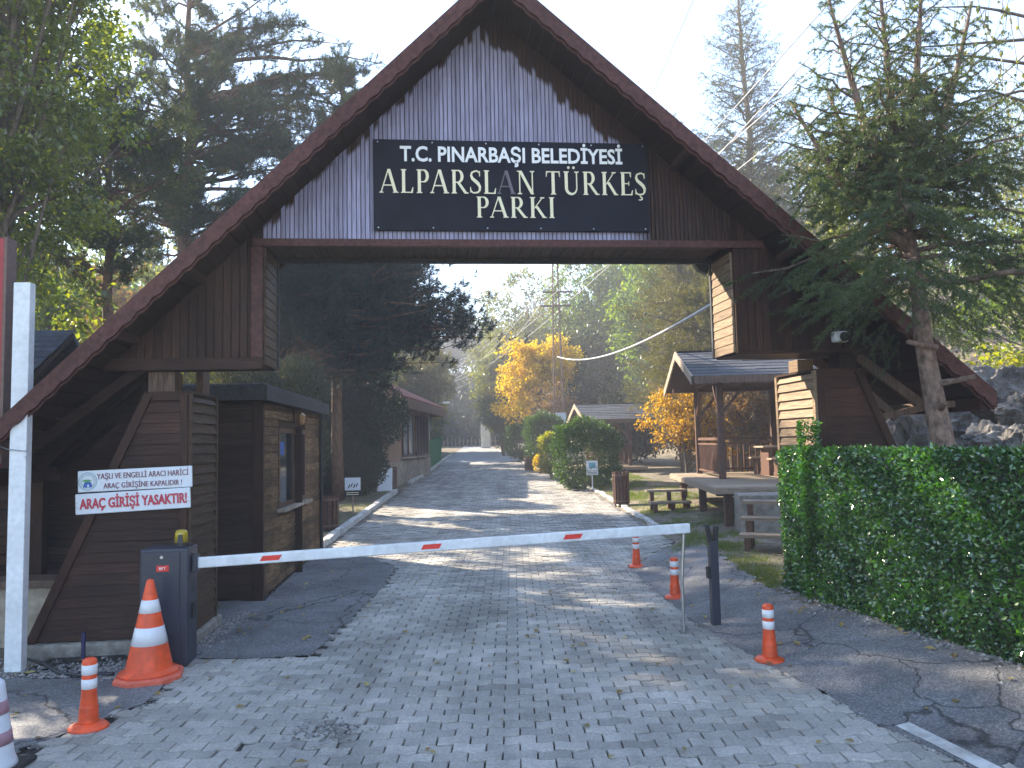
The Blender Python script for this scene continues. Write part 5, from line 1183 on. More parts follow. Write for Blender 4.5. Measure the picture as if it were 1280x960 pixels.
def pine(name, x, y, label, h, blobs, mat, nlimb, sub=7, tuft=24, nl=(.11, .011), r0=.17, lean=(0, 0), group=None, stems=(), z=None, bark='bark_pine', tufts=3, tr=.22, wob=.12):
    o = tree_root(name, x, y, label, 'tree', group, z); gt = Geo(); gc = Geo(); P = trunk_pts(h, lean, wob); gt.tube(P, np.linspace(r0, .03, len(P)), 10)
    ST = [P]
    for (zb, dx, dy, zt) in stems:
        b = at_h(P, zb); s_ = np.linspace(0, 1, 7); Q = np.stack([b[0] + dx * s_, b[1] + dy * s_, zb + (zt - zb) * s_ ** .9], 1); Q[1:-1] += rng.normal(0, .06, (5, 3)); gt.tube(Q, np.linspace(r0 * .75, .03, 7), 9); ST.append(Q)
    vol = np.array([b[3] * b[4] * b[5] for b in blobs]) ** .8; TP, TD = [], []
    for i in range(nlimb):
        b = blobs[rng.choice(len(blobs), p=vol / vol.sum())]; u = rv(1)[0] * rng.uniform(.55, 1.0); c = np.array(b[:3]) + u * np.array(b[3:6])
        S = ST[rng.integers(len(ST))]; zz = np.clip(c[2] - abs(rng.normal(.3, .5)), S[0, 2] + .5, S[-1, 2] - .05); s0 = at_h(S, zz); ln = np.linalg.norm(c - s0)
        Q = curve(s0, c, .06 * ln, 6, .04 * ln); gt.tube(Q, np.linspace(.018 + .011 * ln, .008, 6), 6, False)
        for k in range(sub):
            f = rng.uniform(.35, 1.0); j = min(int(f * 5), 4); p = Q[j] + (Q[j + 1] - Q[j]) * (f * 5 - j); d = (Q[5] - Q[0]) / (ln + 1e-6) * .6 + rv(1)[0] * .8; d[2] = abs(d[2]) * .5 + .1; e = p + d * rng.uniform(.25, .75) * max(.5, min(1.1, ln * .35))
            gt.tube(np.array([p, (p + e) / 2 + [0, 0, -.03], e]), [.010, .007, .004], 4, False)
            for m in range(tufts):
                q = p + (e - p) * rng.uniform(.35, 1.0) + rng.normal(0, tr * .5, 3); dd = d / np.linalg.norm(d) * .6 + rv(1)[0] * .5; dd[2] += .35; TP.append(q); TD.append(dd)
    gt.build('trunk', MT[bark], o, True); TP = np.array(TP); TD = np.array(TD); TD /= np.linalg.norm(TD, axis=1)[:, None]; k = np.repeat(np.arange(len(TP)), tuft); n = len(k)
    D = TD[k] * .75 + rv(n) * .8; Pp = TP[k] - TD[k] * rng.uniform(0, .16, n)[:, None] * (nl[0] / .11); gc.needles(Pp, D, nl[0] * rng.uniform(.75, 1.2, n), nl[1]); gc.build('crown', L[mat], o); return o
def topiary(name, x, y, label, rx, ry, hz, mat, nleaf, ls, group=None, stem=.25, z=None):
    o = tree_root(name, x, y, label, 'bush', group, z); n = nleaf; u = rv(n); u[:, 2] = np.abs(u[:, 2]) * np.where(rng.random(n) < .7, 1, -1); u = np.sign(u) * np.abs(u) ** .72; rr = rng.uniform(.78, 1.03, n)
    lump = 1 + .10 * np.sin(u[:, 0] * 5 + 1) * np.cos(u[:, 1] * 4) + .07 * np.sin(u[:, 2] * 9 + u[:, 0] * 6)
    C = u * (rr * lump)[:, None] * np.array([rx, ry, (hz - stem) / 2]); C[:, 2] += stem + (hz - stem) / 2; C += rng.normal(0, .045, (n, 3)) + .10 * (rng.random(n)[:, None] > .93) * u
    D = u * .8 + rv(n) * .8; g = Geo(); l = ls * rng.uniform(.7, 1.35, n); g.leaves(C, D, rv(n), l, l * .6); g.build('foliage', L[mat], o)
    g = Geo()
    for k in range(5): a = rng.uniform(0, 6.28); g.tube(curve((0.05 * math.cos(a), .05 * math.sin(a), -.1), (rx * .6 * math.cos(a), ry * .6 * math.sin(a), hz * .6), .05, 5), np.linspace(.04, .012, 5), 6)
    g.build('stem', MT['bark'], o); return o

# --- clipped artificial hedge on the verge
hA = PG(1021, 748); hR = PG(1280, 832); hv = (hR - hA)[:2]; hl = np.linalg.norm(hv); hv /= hl; hn = np.array([-hv[1], hv[0]])
if hn[1] < 0: hn = -hn
hz0 = hA[2]; HTOP = float(PY(1100, 567, (hA[1] + hR[1]) / 2)[2])
he = thing('artificial_hedge', (hA[0], hA[1], hz0 - .05), 'dense dark green artificial leaf hedge fence wrapping the gateway pier', 'hedge', math.atan2(hv[1], hv[0]))
LEN = hl + 2.6; HH = HTOP - hz0 + .05
rl_p = PG(984, 734); rt_ = rl_p[:2] - hA[:2]; rx_, ry_ = float(rt_ @ hv), float(rt_ @ hn)
g = Geo(); M = None
def fall(t): return 1.0
slope_e = (gz1(*(hA[:2] + hv * LEN)) - hz0)
g.box(.02, LEN, .02, .12, -.1, HH - .03); g.build('backing', L['hedgeback'], he)
def hedge_face(n, p0, p1, out, z0, z1, ls, topf=.12):
    p0 = np.array(p0); p1 = np.array(p1); out = np.array(out); t = rng.random(n); zz = z0 + (z1 - z0) * rng.random(n)
    top = rng.random(n) < topf; zz[top] = z1 + rng.normal(0, .02, top.sum()); dep = np.abs(rng.normal(0, .022, n)) + .005; dep[top] = -rng.uniform(0, .14, top.sum())
    bump_ = .012 * np.sin(t * 47) * np.sin(zz * 31) + .07 * vnoise(t * 4.5, zz, .38, 12) + .03 * vnoise(t * 4.5, zz, .15, 13)
    C = np.c_[p0[0] + (p1[0] - p0[0]) * t + out[0] * (dep + bump_), p0[1] + (p1[1] - p0[1]) * t + out[1] * (dep + bump_), zz]
    D = np.c_[np.full(n, out[0]), np.full(n, out[1]), np.zeros(n)] * .45 + rv(n) * .75; D[top] += [0, 0, .8]; U = rv(n) * .8 + np.r_[out, 0] * .9; l = ls * rng.uniform(.6, 1.3, n); gH.leaves(C, D, U, l, l * .66, .12)
gH = Geo(); hedge_face(52000, (0.03, 0.0), (LEN, 0.0), (0, -1), -.05, HH, .042); gH.build('leaf_panel', L['hedge'], he)
gH = Geo(); o_ = np.array([ry_, -rx_]); o_ /= np.linalg.norm(o_); 
if o_[0] > 0: o_ = -o_
hedge_face(9000, (0.0, 0.0), (rx_, ry_), tuple(o_), -.08, HH, .042); pn = gH.build('leaf_panel', L['hedge'], he); g = Geo(); g.beam((.03, .04, HH / 2 - .05), (rx_ + .03, ry_, HH / 2 - .05), .06, HH); g.build('backing', L['hedgeback'], pn)
pt_ = PY(1019, 532, hA[1]); PH = float(pt_[2] - hz0 + .10)
n = 4200; a = rng.uniform(0, 6.28, n); zz = rng.uniform(HH * .0, PH, n); g = Geo(); C = np.c_[.085 * np.cos(a), .085 * np.sin(a), zz] + rng.normal(0, .012, (n, 3)); D = np.c_[np.cos(a), np.sin(a), rng.normal(.2, .5, n)] + rv(n) * .5; l = .042 * rng.uniform(.6, 1.3, n); g.leaves(C, D, rv(n), l, l * .66); g.build('ivy_post', L['hedge'], he)

# --- near spruce before the gateway's sloping roof
SPX, SPY = 4.22, 7.55
conifer('spruce_tree', SPX, SPY, 'young spruce with several leaders growing between hedge and gateway roof', 5.4, 2.05, 'spruce', 'bark_spruce', z0=3.3, whorl=.27, nb=5, r0=.155, needle=(.036, .0068), per_m=330, twig=.15, tz=(-.45, .25), up0=.10, droop=-.34, power=.62, lean=(-.32, .1),
        leaders=((3.9, -.75, -.2, 6.15, 1.0), (4.1, .02, .25, 6.6, .95), (4.2, .28, -.1, 6.35, .9), (4.0, .95, .2, 6.3, 1.0), (3.7, -.45, .7, 5.6, .9), (3.6, -1.1, .1, 5.2, .9)), jit=.3)
sp_o = [o for o in bpy.data.objects if o.name == 'spruce_tree'][0]
for (z_, a, l) in ((1.55, 200, .1), (2.25, 330, .16), (2.0, 250, .12), (1.85, 90, .1), (2.6, 200, .2)):
    g = Geo(); g.tube([(-.05, 0, z_), (.16 * math.cos(rad(a)) - .05, .16 * math.sin(rad(a)), z_ + .02), ((.16 + l) * math.cos(rad(a)) - .05, (.16 + l) * math.sin(rad(a)), z_ + .05)], [.035, .028, .022], 7); g.build('branch_stub', MT['bark_spruce'], sp_o)
# --- trees around the gateway
broadleaf('broadleaf_tree', -8.5, 12.4, 'tall dense green broadleaf tree rising behind the shingle-roofed shed', 13, [(-.6, 0, 6.2, 2.2, 1.9, 2.4), (-.3, 0, 9.0, 2.6, 2.0, 3.0), (.3, 0, 11.5, 2.3, 1.9, 2.4), (.8, -.2, 7.6, 1.5, 1.5, 1.6)], 'broad', 430, 100, .105, r0=.2, cr=.5, shell=.45)
broadleaf('broadleaf_tree', -11.8, 17.6, 'second green broadleaf tree added for shade behind the dense one by the shed', 14.5, [(0, 0, 7.4, 2.8, 2.8, 3.4), (.2, 0, 11.4, 2.7, 2.7, 3.0)], 'broad', 260, 70, .15, r0=.2, cr=.65, shell=.45)  # hidden behind the first crown, added to shade the near paving
for (x, y, lab) in ((-12.8, 9.6, 'unseen leafy tree added to shade the gateway approach, nearest the shed end'), (-12.6, 4.2, 'unseen leafy tree added to shade the paving before the gateway')):  # out of view, added to shade the ground before the gate
    broadleaf('unseen_shade_tree', x, y, lab, 13.0, [(0, 0, 7.0, 2.9, 3.1, 3.2), (.3, 0, 10.4, 2.6, 2.8, 2.4)], 'broad', 260, 60, .16, r0=.22, cr=.7, shell=.45, group='unseen trees added for shade')
pine('pine_tree', -11.0, 25.0, 'tall open pine with a bare reddish trunk above the shed side of the gateway roof', 19.5, [(.4, 0, 12.6, 4.6, 4.0, 3.0), (-1.6, 0, 10.2, 3.9, 3.4, 2.2), (3.8, -.4, 13.4, 3.8, 2.9, 2.8), (2.6, 0, 10.0, 3.5, 2.9, 2.0), (.4, 0, 17.0, 4.0, 3.4, 2.8)], 'pine', 170, 8, 30, (.19, .019), r0=.34, lean=(.8, 0), tufts=6, tr=.26)
pine('pine_tree', -9.7, 18.6, 'shorter dense pine filling the gap between broadleaf tree and tall pine', 11.4, [(0, 0, 8.6, 2.6, 2.3, 1.9), (.3, 0, 10.2, 1.9, 1.8, 1.2), (-.5, 0, 6.9, 2.1, 1.9, .9)], 'pine', 80, 7, 26, (.16, .016), r0=.2, tufts=5, tr=.25)
pine('pine_tree', -5.6, 24.8, 'slender pine with upright shoots rising behind the gateway roof', 14.6, [(0, 0, 12.6, 1.6, 1.6, 2.0), (.3, 0, 10.4, 2.3, 2.0, 1.8), (0.6, 0, 8.6, 2.6, 2.2, 1.6)], 'pine', 120, 9, 26, (.19, .022), r0=.2, tufts=5, tr=.34)
pine('pine_tree', -8.0, 23.4, 'dark wide pine with two leaning trunks overhanging the house side of the road', 9.2, [(1.66, 0.0, 7.62, 2.74, 2.26, 1.43), (3.69, 0.12, 7.02, 2.74, 2.02, 1.55), (5.59, 0.24, 5.83, 2.02, 1.55, 0.95), (1.43, 0.24, 5.95, 2.26, 2.02, 1.07), (4.52, 0.24, 4.52, 2.02, 1.31, 0.71), (6.78, 0.24, 5.24, 1.07, 0.95, 0.59), (3.81, 0.24, 5.71, 2.26, 1.55, 0.95)], 'pine_dark', 260, 9, 28, (.19, .021), r0=.22, lean=(3.0, .2), stems=((.4, .9, .3, 7.8),), tufts=4, tr=.28)
def bushy(name, x, y, label, blobs, mat, n, ls, group=None, cat='bush', stemh=.8, asp=.3):
    o = tree_root(name, x, y, label, cat, group); vol = np.array([b[3] * b[4] * b[5] for b in blobs]); k = rng.choice(len(blobs), n, p=vol / vol.sum()); B = np.array(blobs)[k]; u = rv(n) * (rng.random(n)[:, None] ** .38)
    C = B[:, :3] + u * B[:, 3:6]; D = u * .6 + rv(n) * .55 + [0, 0, .5]; l = ls * rng.uniform(.6, 1.4, n); g = Geo(); g.leaves(C, D, rv(n), l, l * asp); g.build('foliage', L[mat], o)
    g = Geo(); g.tube([(0, 0, -.1), (.02, 0, stemh), (.05, 0, stemh * 2)], [.09, .07, .03], 7); g.build('stem', MT['bark'], o); return o
bushy('juniper_bush', -5.75, 26.4, 'tall dark juniper bush at the kerb before the house', [(0, 0, 1.3, 1.3, 1.2, 1.5), (-.3, 0, 3.0, 1.15, 1.0, 1.3), (.4, -.2, 1.0, 1.1, 1.0, 1.0), (-1.0, 0, 1.3, 1.2, 1.0, 1.4), (1.2, .1, 2.7, 1.0, .8, 1.1), (-.9, .1, 3.9, .9, .8, 1.0), (.6, 0, 3.9, 1.0, .8, .9)], 'juniper', 60000, .13)
bushy('juniper_bush', -6.5, 19.8, 'brownish loose conifer shrub beside the kiosk roof edge', [(0, 0, 2.6, 1.0, .9, 1.2), (.9, 0, 1.9, .9, .8, 1.3), (-.4, .2, 3.5, .8, .8, .8), (1.0, .1, 3.3, .8, .8, .9)], 'cedar', 30000, .12)
pine('pine_tree', -5.6, 47.5, 'sunlit pale olive pine beyond the end of the house', 8.2, [(.4, 0, 5.4, 2.2, 1.8, 1.8), (1.0, 0, 3.6, 1.6, 1.5, 1.2)], 'pine_olive', 50, 7, 18, (.28, .04), r0=.16, tufts=4, tr=.4)
# sunlit scrub and trees on the slope behind the tall pine
k = 0
for (x, y, h, m, lab) in ((-10.2, 24, 6.5, 'lime', 'sunlit yellow green tree behind the trunk of the tall pine'), (-14.5, 24, 8.0, 'poplar', 'light green tree beyond the broadleaf tree and shed'), (-12.0, 31, 8.5, 'lime', 'yellow green tree farther up the slope behind the tall pine'), (-17.5, 33, 10, 'brownleaf', 'brownish autumn tree on the slope beyond the shed'), (-8.6, 34, 8, 'willow', 'pale olive tree behind the house roof'), (-21, 40, 12, 'poplar', 'tall pale green tree far up the slope behind the shed')):
    broadleaf('slope_tree', x, y, lab, h, [(0, 0, h * .55, h * .27, h * .27, h * .36), (h * .15, 0, h * .38, h * .22, h * .2, h * .22)], m, 130, 55, .20, cr=.7, r0=.12, group='sunlit trees on the slope behind the shed')
for (x, y, h, m, lab) in ((-13.0, 20.5, 5.5, 'lime', 'bright yellow green shrub tree nearest the shed roof'), (-18, 27, 9, 'lime', 'sunny yellow green tree beyond the broadleaf tree'), (-15.5, 38, 11, 'willow', 'pale tall tree high behind the tall pine'), (-23, 33, 10, 'willow', 'pale olive tree at the edge of the slope'), (-11.5, 44, 12, 'poplar', 'tall hazy green tree behind the house ridge'), (-27, 48, 14, 'poplar', 'large hazy tree at the top of the slope'), (-18, 52, 14, 'willow', 'large pale hazy tree behind the tall pine crown'), (-9.5, 58, 14, 'willow', 'hazy tree beyond the far end of the house'), (-13, 68, 17, 'poplar', 'farthest hazy tree on the house side of the road'), (-30, 62, 17, 'willow', 'farthest pale tree on the slope crest')):
    broadleaf('slope_tree', x, y, lab, h, [(0, 0, h * .55, h * .30, h * .28, h * .40), (h * .18, 0, h * .34, h * .24, h * .22, h * .26), (-h * .15, 0, h * .30, h * .24, h * .2, h * .22)], m, 170, 55, .013 * y * .55 + .08, cr=.08 * h, r0=.12, group='sunlit trees on the slope behind the shed')
# olive and bare branches low behind the trunk (same slope)
pine('pine_tree', -10.6, 20.5, 'low sprawling pine with sunlit olive needles under the tall pine', 5.6, [(0, 0, 3.6, 2.6, 1.8, 1.3), (1.6, 0, 2.8, 1.8, 1.5, .9)], 'pine_olive', 60, 7, 20, (.15, .016), r0=.12, tufts=3, tr=.3)

# gazebo side of the road
conifer('cedar_tree', 9.6, 30, 'tall grey green cedar with a thin spire behind the gateway roof', 21.5, 4.3, 'cedar', 'bark', z0=3.5, whorl=.55, nb=7, r0=.3, needle=(.085, .020), per_m=42, twig=.26, up0=.3, droop=-.22, power=.8, jit=.4, gaps=.1)
conifer('cedar_tree', 7.1, 32, 'shorter olive cedar beside the taller spire, above the gateway roof', 15.2, 2.4, 'pine_olive', 'bark', z0=2.5, whorl=.5, nb=7, r0=.24, needle=(.09, .022), per_m=48, twig=.24, up0=.35, droop=-.2, power=.5, jit=.4)
pine('pine_tree', 7.6, 26.5, 'loose olive brown pine behind the large gazebo roof', 10.5, [(-.6, 0, 7.6, 2.6, 2.2, 2.2), (-1.6, 0, 5.4, 2.3, 1.9, 1.5), (1.0, 0, 6.2, 2.6, 2.2, 2.2), (-1.9, 0, 4.0, 1.6, 1.4, .9)], 'pine_olive', 110, 8, 22, (.16, .02), r0=.17, bark='bark', tufts=4, tr=.35)
broadleaf('maple_tree', 5.5, 25.0, 'small maple with golden leaves between the two gazebos', 3.6, [(0, 0, 2.2, 1.3, 1.1, .9), (.9, 0, 1.7, 1.2, .9, .8)], 'amberleaf', 120, 60, .11, cr=.4, r0=.06)
broadleaf('maple_tree', 7.2, 24.6, 'brown leaved autumn maple behind the gazebo railing', 4.2, [(0, 0, 2.5, 1.6, 1.1, 1.3), (1.3, 0, 2.0, 1.3, 1.0, 1.1)], 'brownleaf', 130, 55, .12, cr=.4, r0=.06)
broadleaf('golden_tree', 1.75, 45.5, 'bright golden yellow tree above the clipped bushes by the road', 8.2, [(-.9, 0, 5.2, 1.6, 1.5, 1.7), (.5, 0, 5.6, 1.9, 1.6, 1.7), (-1.5, -.3, 3.4, 1.2, 1.2, 1.2), (-1.0, 0, 6.6, 1.3, 1.2, 1.0)], 'yellow', 210, 60, .19, cr=.55, r0=.1)
broadleaf('bare_shrub', 1.9, 42, 'brown half bare shrub standing before the golden tree', 5.0, [(.2, 0, 3.2, 1.3, 1.0, 1.5), (.9, 0, 2.6, 1.3, 1.0, 1.1)], 'brownleaf', 160, 26, .11, cr=.45, r0=.07, cat='shrub')
pine('pine_tree', -.7, 57, 'pale sunlit little pine at the roadside before the dark far trees', 6.6, [(0, 0, 3.6, 2.0, 1.6, 1.8), (.4, 0, 2.4, 1.8, 1.4, 1.1)], 'pine_olive', 46, 7, 16, (.30, .045), r0=.12, tufts=4, tr=.4)
topiary('clipped_bush', 2.55, 27.4, 'biggest round clipped green bush beside the small picture sign', 1.12, 1.05, 2.35, 'topiary', 20000, .085, 'clipped bushes along the road', stem=.05)
topiary('clipped_bush', 1.6, 38.8, 'tall dark rounded clipped bush below the golden tree', .98, .95, 2.75, 'topiary', 12000, .10, 'clipped bushes along the road', stem=.35)
topiary('clipped_bush', 1.62, 32.6, 'narrow yellow green bush between two rounder bushes', .5, .5, 1.85, 'lime', 5000, .10, 'clipped bushes along the road', stem=.3)
topiary('clipped_bush', .9, 48, 'green clipped bush half under the golden tree, farthest along the road', 1.35, 1.1, 2.3, 'topiary', 8000, .13, 'clipped bushes along the road', stem=.2)
for (x, y, h, w_, m_, lab) in ((5.6, 38.5, 4.2, 1.5, 'juniper', 'dark rounded shrub behind the small gazebo'), (7.6, 35.5, 4.8, 1.6, 'brownleaf', 'brown autumn shrub at the foot of the bank beyond the small gazebo'), (9.3, 38.5, 6.5, 2.0, 'pine', 'dark green bank tree beyond the small gazebo'), (4.6, 44, 6.0, 1.8, 'juniper', 'dark tree behind the lattice pole'), (8.4, 30.5, 3.4, 1.2, 'amberleaf', 'low amber shrub between small gazebo and loose pine')):
    broadleaf('bank_shrub', x, y, lab, h, [(0, 0, h * .5, w_, w_ * .9, h * .42), (w_ * .5, 0, h * .3, w_ * .8, w_ * .7, h * .25)], m_, 130, 60, .17, cr=.5, r0=.07, cat='shrub', group='shrubs on the bank behind the small gazebo')
bushy('flower_bush', 1.25, 36.2, 'small yellow flowering plant at the kerb by the brown bin', [(0, 0, .45, .35, .35, .45)], 'yellow', 900, .10, asp=.6, stemh=.2)
for (x, y, h, w_, m, nm, lab) in ((1.6, 72, 17.5, 5.4, 'willow', 'willow_tree', 'big rounded hazy willow rising over the far end of the road'), (-.6, 66, 9.5, 2.2, 'willow', 'willow_tree', 'paler lower willow branch mass beneath the big hazy willow'), (7.2, 62, 19, 4.2, 'poplar', 'poplar_tree', 'tall bright green poplar behind the lattice pole'), (12.0, 66, 23, 5.0, 'poplar', 'poplar_tree', 'largest green poplar on the slope behind the pole'), (5.2, 56, 10.5, 2.8, 'pine', 'poplar_tree', 'dark green tree behind the golden tree'), (10.5, 50, 15, 3.6, 'poplar', 'poplar_tree', 'leafy green tree above the small gazebo'), (16, 55, 19, 5, 'willow', 'poplar_tree', 'olive green tree behind the loose pine'), (17.5, 44, 14, 4, 'pine_olive', 'slope_tree', 'olive slope tree behind the cedar')):
    broadleaf(nm, x, y, lab, h, [(0, 0, h * .62, w_, w_ * .9, h * .33), (-w_ * .25, 0, h * .42, w_ * .8, w_ * .8, h * .22), (w_ * .3, 0, h * .45, w_ * .8, w_ * .7, h * .24)], m, 300, 60, .34, cr=1.15, r0=.3, asp=.5, group='hazy trees beyond the gazebos')
# slope at the far right: autumn shrubs and trees above the rocks
for (x, y, h, m, lab) in ((9.6, 14.5, 3.6, 'lime', 'yellow green shrub above the rocks behind the spruce'), (12.2, 17.5, 5.5, 'poplar', 'light green tree up the rocky slope behind the spruce'), (8.6, 19.5, 4.2, 'lime', 'sunny shrub tree behind the end of the gateway roof'), (13.5, 14.5, 4.0, 'brownleaf', 'rust brown shrub on the rocky slope'), (15.5, 22, 6.5, 'willow', 'pale olive tree high on the rocky slope'), (10.8, 23, 7, 'pine_olive', 'olive tree between spruce and cedar'), (17, 30, 9, 'poplar', 'green tree at the top of the rocky slope'), (19, 20, 6.5, 'pine_olive', 'olive tree highest on the rocky slope'), (23, 28, 9, 'willow', 'broad pale tree on the upper slope'), (26, 38, 11, 'poplar', 'big green tree on the upper slope'), (22, 48, 12, 'willow', 'tall pale tree on the upper slope behind the cedars'), (14, 36, 10, 'lime', 'yellow green tree behind the tall cedar'), (33, 50, 13, 'poplar', 'farthest green tree on the slope crest')):
    broadleaf('hillside_tree', x, y, lab, h, [(0, 0, h * .6, h * .36, h * .34, h * .36), (h * .2, -.1, h * .38, h * .28, h * .28, h * .2)], m, 110, 60, .13, cr=.55, r0=.08, group='shrubs and trees on the rocky slope')
# birch beside the picture edge with hanging twigs
def hanging_birch(x, y, label):
    o = tree_root('birch_tree', x, y, label, 'tree'); g = Geo(); P = trunk_pts(9.0, (.2, 0), .08); g.tube(P, np.linspace(.13, .03, len(P)), 9); LP = []
    for i in range(30):
        z0 = rng.uniform(4.0, 8.5); a = rng.normal(math.pi, 1.1); ln = rng.uniform(1.2, 2.6); b = at_h(P, z0); e = b + np.array([math.cos(a) * ln, math.sin(a) * ln, rng.uniform(.1, .9)]); Q = curve(b, e, .2, 6, .05); g.tube(Q, np.linspace(.028, .006, 6), 5, False)
        for k in range(5):
            f = rng.uniform(.4, 1); j = min(int(f * 5), 4); p = Q[j] + (Q[j + 1] - Q[j]) * (f * 5 - j); l2 = rng.uniform(.5, 1.5); T = np.array([p, p + [rng.normal(0, .12), rng.normal(0, .12), -.12 * l2], p + [rng.normal(0, .2), rng.normal(0, .2), -.55 * l2], p + [rng.normal(0, .22), rng.normal(0, .22), -l2]]); g.tube(T, [.006, .005, .0035, .002], 4, False)
            for m in range(9): t = rng.uniform(.15, 1) * 3; j2 = min(int(t), 2); LP.append(T[j2] + (T[j2 + 1] - T[j2]) * (t - j2))
    g.build('trunk', MT['bark'], o, True); LP = np.array(LP); n = len(LP); D = rv(n) * .5 + [0, 0, -.8]; l = .065 * rng.uniform(.7, 1.3, n); g = Geo(); g.leaves(LP, D, rv(n), l, l * .6); g.build('crown', L['willow'], o)
hanging_birch(6.75, 8.3, 'thin leaved birch with hanging twigs above the rocks beside the spruce')
# dark wood closing the valley
g = Geo(); gt = Geo(); n_t = 0; CC = []
for i in range(300):
    x = rng.uniform(-75, 50); y = rng.uniform(88, 150) + abs(x) * .1; z = gz1(x, y); h = rng.uniform(8, 14); r_ = h * .26
    k = 46; u = rv(k) * (rng.random(k)[:, None] ** .5); cone_ = 1 - .55 * (u[:, 2] * .5 + .5); CC.append(np.c_[x + u[:, 0] * r_ * cone_, y + u[:, 1] * r_ * cone_, z + h * .55 + u[:, 2] * h * .5]); gt.tube([(x, y, z - .3), (x, y, z + h * .6)], [.2, .08], 5)
for i in range(140):
    x = rng.uniform(-28, 22); y = rng.uniform(83.5, 90); k = 24; u = rv(k) * (rng.random(k)[:, None] ** .4); h = rng.uniform(2.2, 5.5)
    if -4.5 < x < -1.5 and y < 85: continue
    CC.append(np.c_[x + u[:, 0] * h * .42, y + u[:, 1] * h * .4, gz1(x, y) + h * .5 + u[:, 2] * h * .5])
CC = np.concatenate(CC); n = len(CC) * 9; Pt = np.repeat(CC, 9, 0) + rng.normal(0, .6, (n, 3)); D = rv(n) + [0, 0, -.2]; l = rng.uniform(.5, 1.0, n); g.leaves(Pt, D, rv(n), l, l * .55)
tag(g.build('distant_woods', L['juniper']), 'dark hazy wood closing the far end of the valley', None, None, 'stuff')

# grass, undergrowth, litter
def grass(pts, hgt, n_per, name, label, mat='grass'):
    P = []
    for (x, y) in pts: P.append(np.c_[rng.normal(x, .05, n_per), rng.normal(y, .05, n_per)])
    P = np.concatenate(P); n = len(P); z = gz(P[:, 0], P[:, 1]) - .03; D = rv(n) * .55 + [0, 0, 1]; g = Geo(); g.needles(np.c_[P, z], D, hgt * rng.uniform(.5, 1.4, n), .008); tag(g.build(name, L[mat]), label, None, None, 'stuff')
pts = []
R2 = np.random.default_rng(9)
while len(pts) < 2600:
    x, y = R2.uniform(2.2, 5.2), R2.uniform(12.9, 34); e = float(xr(y)) + .2
    if e < x < e + 2.4 and vnoise(np.array([x]), np.array([y]), .8, 5)[0] > -.12: pts.append((x, y))
grass(pts, .085, 22, 'verge_grass', 'sunlit short green grass on the gazebo verge')
pts = []
while len(pts) < 500:
    t = R2.random(); y = 9.3 + 4 * t; x = float(apron_out(y)) + abs(R2.normal(0, .35)) - .03
    if vnoise(np.array([x]), np.array([y]), .5, 8)[0] > -.15: pts.append((x, y))
grass(pts, .07, 18, 'apron_grass', 'rough grass along the asphalt strip by the hedge end')
pts = []
while len(pts) < 900:
    y = R2.uniform(17, 40); x = float(xl(y)) - .25 - R2.random() * .9
    pts.append((x, y))
grass(pts, .11, 16, 'house_side_plants', 'low dark plants between kerb and house')
n = 1700; xx = rng.uniform(-4.6, 4.2, n); yy = 3.5 + 10 * rng.random(n) ** 1.3; keep = rng.random(n) < np.where(xx > apron_out(yy) - .45, 1.0, np.where((xx < -2.6), .5, .12)); xx, yy = xx[keep], yy[keep]; n = len(xx)
D = rv(n) * np.array([1, 1, .12]); l = rng.uniform(.035, .10, n); g = Geo(); g.leaves(np.c_[xx, yy, gz(xx, yy) + .016], D, rv(n) * .25 + [0, 0, 1], l, l * .6); tag(g.build('fallen_leaves', L['litter']), 'dry leaves scattered on paving and asphalt', None, None, 'stuff')
def stones(name, label, samp, n, smin, smax):
    g = Geo(); T = np.array([(1, 0, 0), (-1, 0, 0), (0, 1, 0), (0, -1, 0), (0, 0, 1), (0, 0, -1)]); Fc = np.array([(0, 2, 4), (2, 1, 4), (1, 3, 4), (3, 0, 4), (2, 0, 5), (1, 2, 5), (3, 1, 5), (0, 3, 5)])
    x, y = samp(n); s_ = smin + (smax - smin) * rng.random(n) ** 3; V = T[None] * rng.uniform(.5, 1.2, (n, 6, 1)) * s_[:, None, None] * np.array([1, 1, .6]) + np.c_[x, y, gz(x, y) + s_ * .2][:, None]
    g.add(V.reshape(-1, 3), [(Fc[None] + np.arange(n)[:, None, None] * 6).reshape(-1, 3)]); tag(g.build(name, L['gravel']), label, None, None, 'stuff')
def samp(n):
    t = rng.random(n); k = rng.integers(0, 3, n); x = np.where(k == 0, rng.uniform(-5.2, -3.4, n), np.where(k == 1, -2.32 - .0 + rng.normal(0, .10, n) - .0, 0)); y = np.where(k == 0, 7.05 + np.abs(rng.normal(0, .28, n)), np.where(k == 1, 8.0 + 1.6 * t, 0)); 
    y2 = rng.uniform(4.5, 9.3, n); x = np.where(k == 2, apron_out(y2) - np.abs(rng.normal(0, .16, n)) + .03, x); y = np.where(k == 2, y2, y); x = np.where(k == 1, -3.3 - .05 * (y - 8) + np.abs(rng.normal(0, .1, n)), x); return x, y
stones('gravel', 'loose gravel along footings and hedge', samp, 5200, .008, .035)

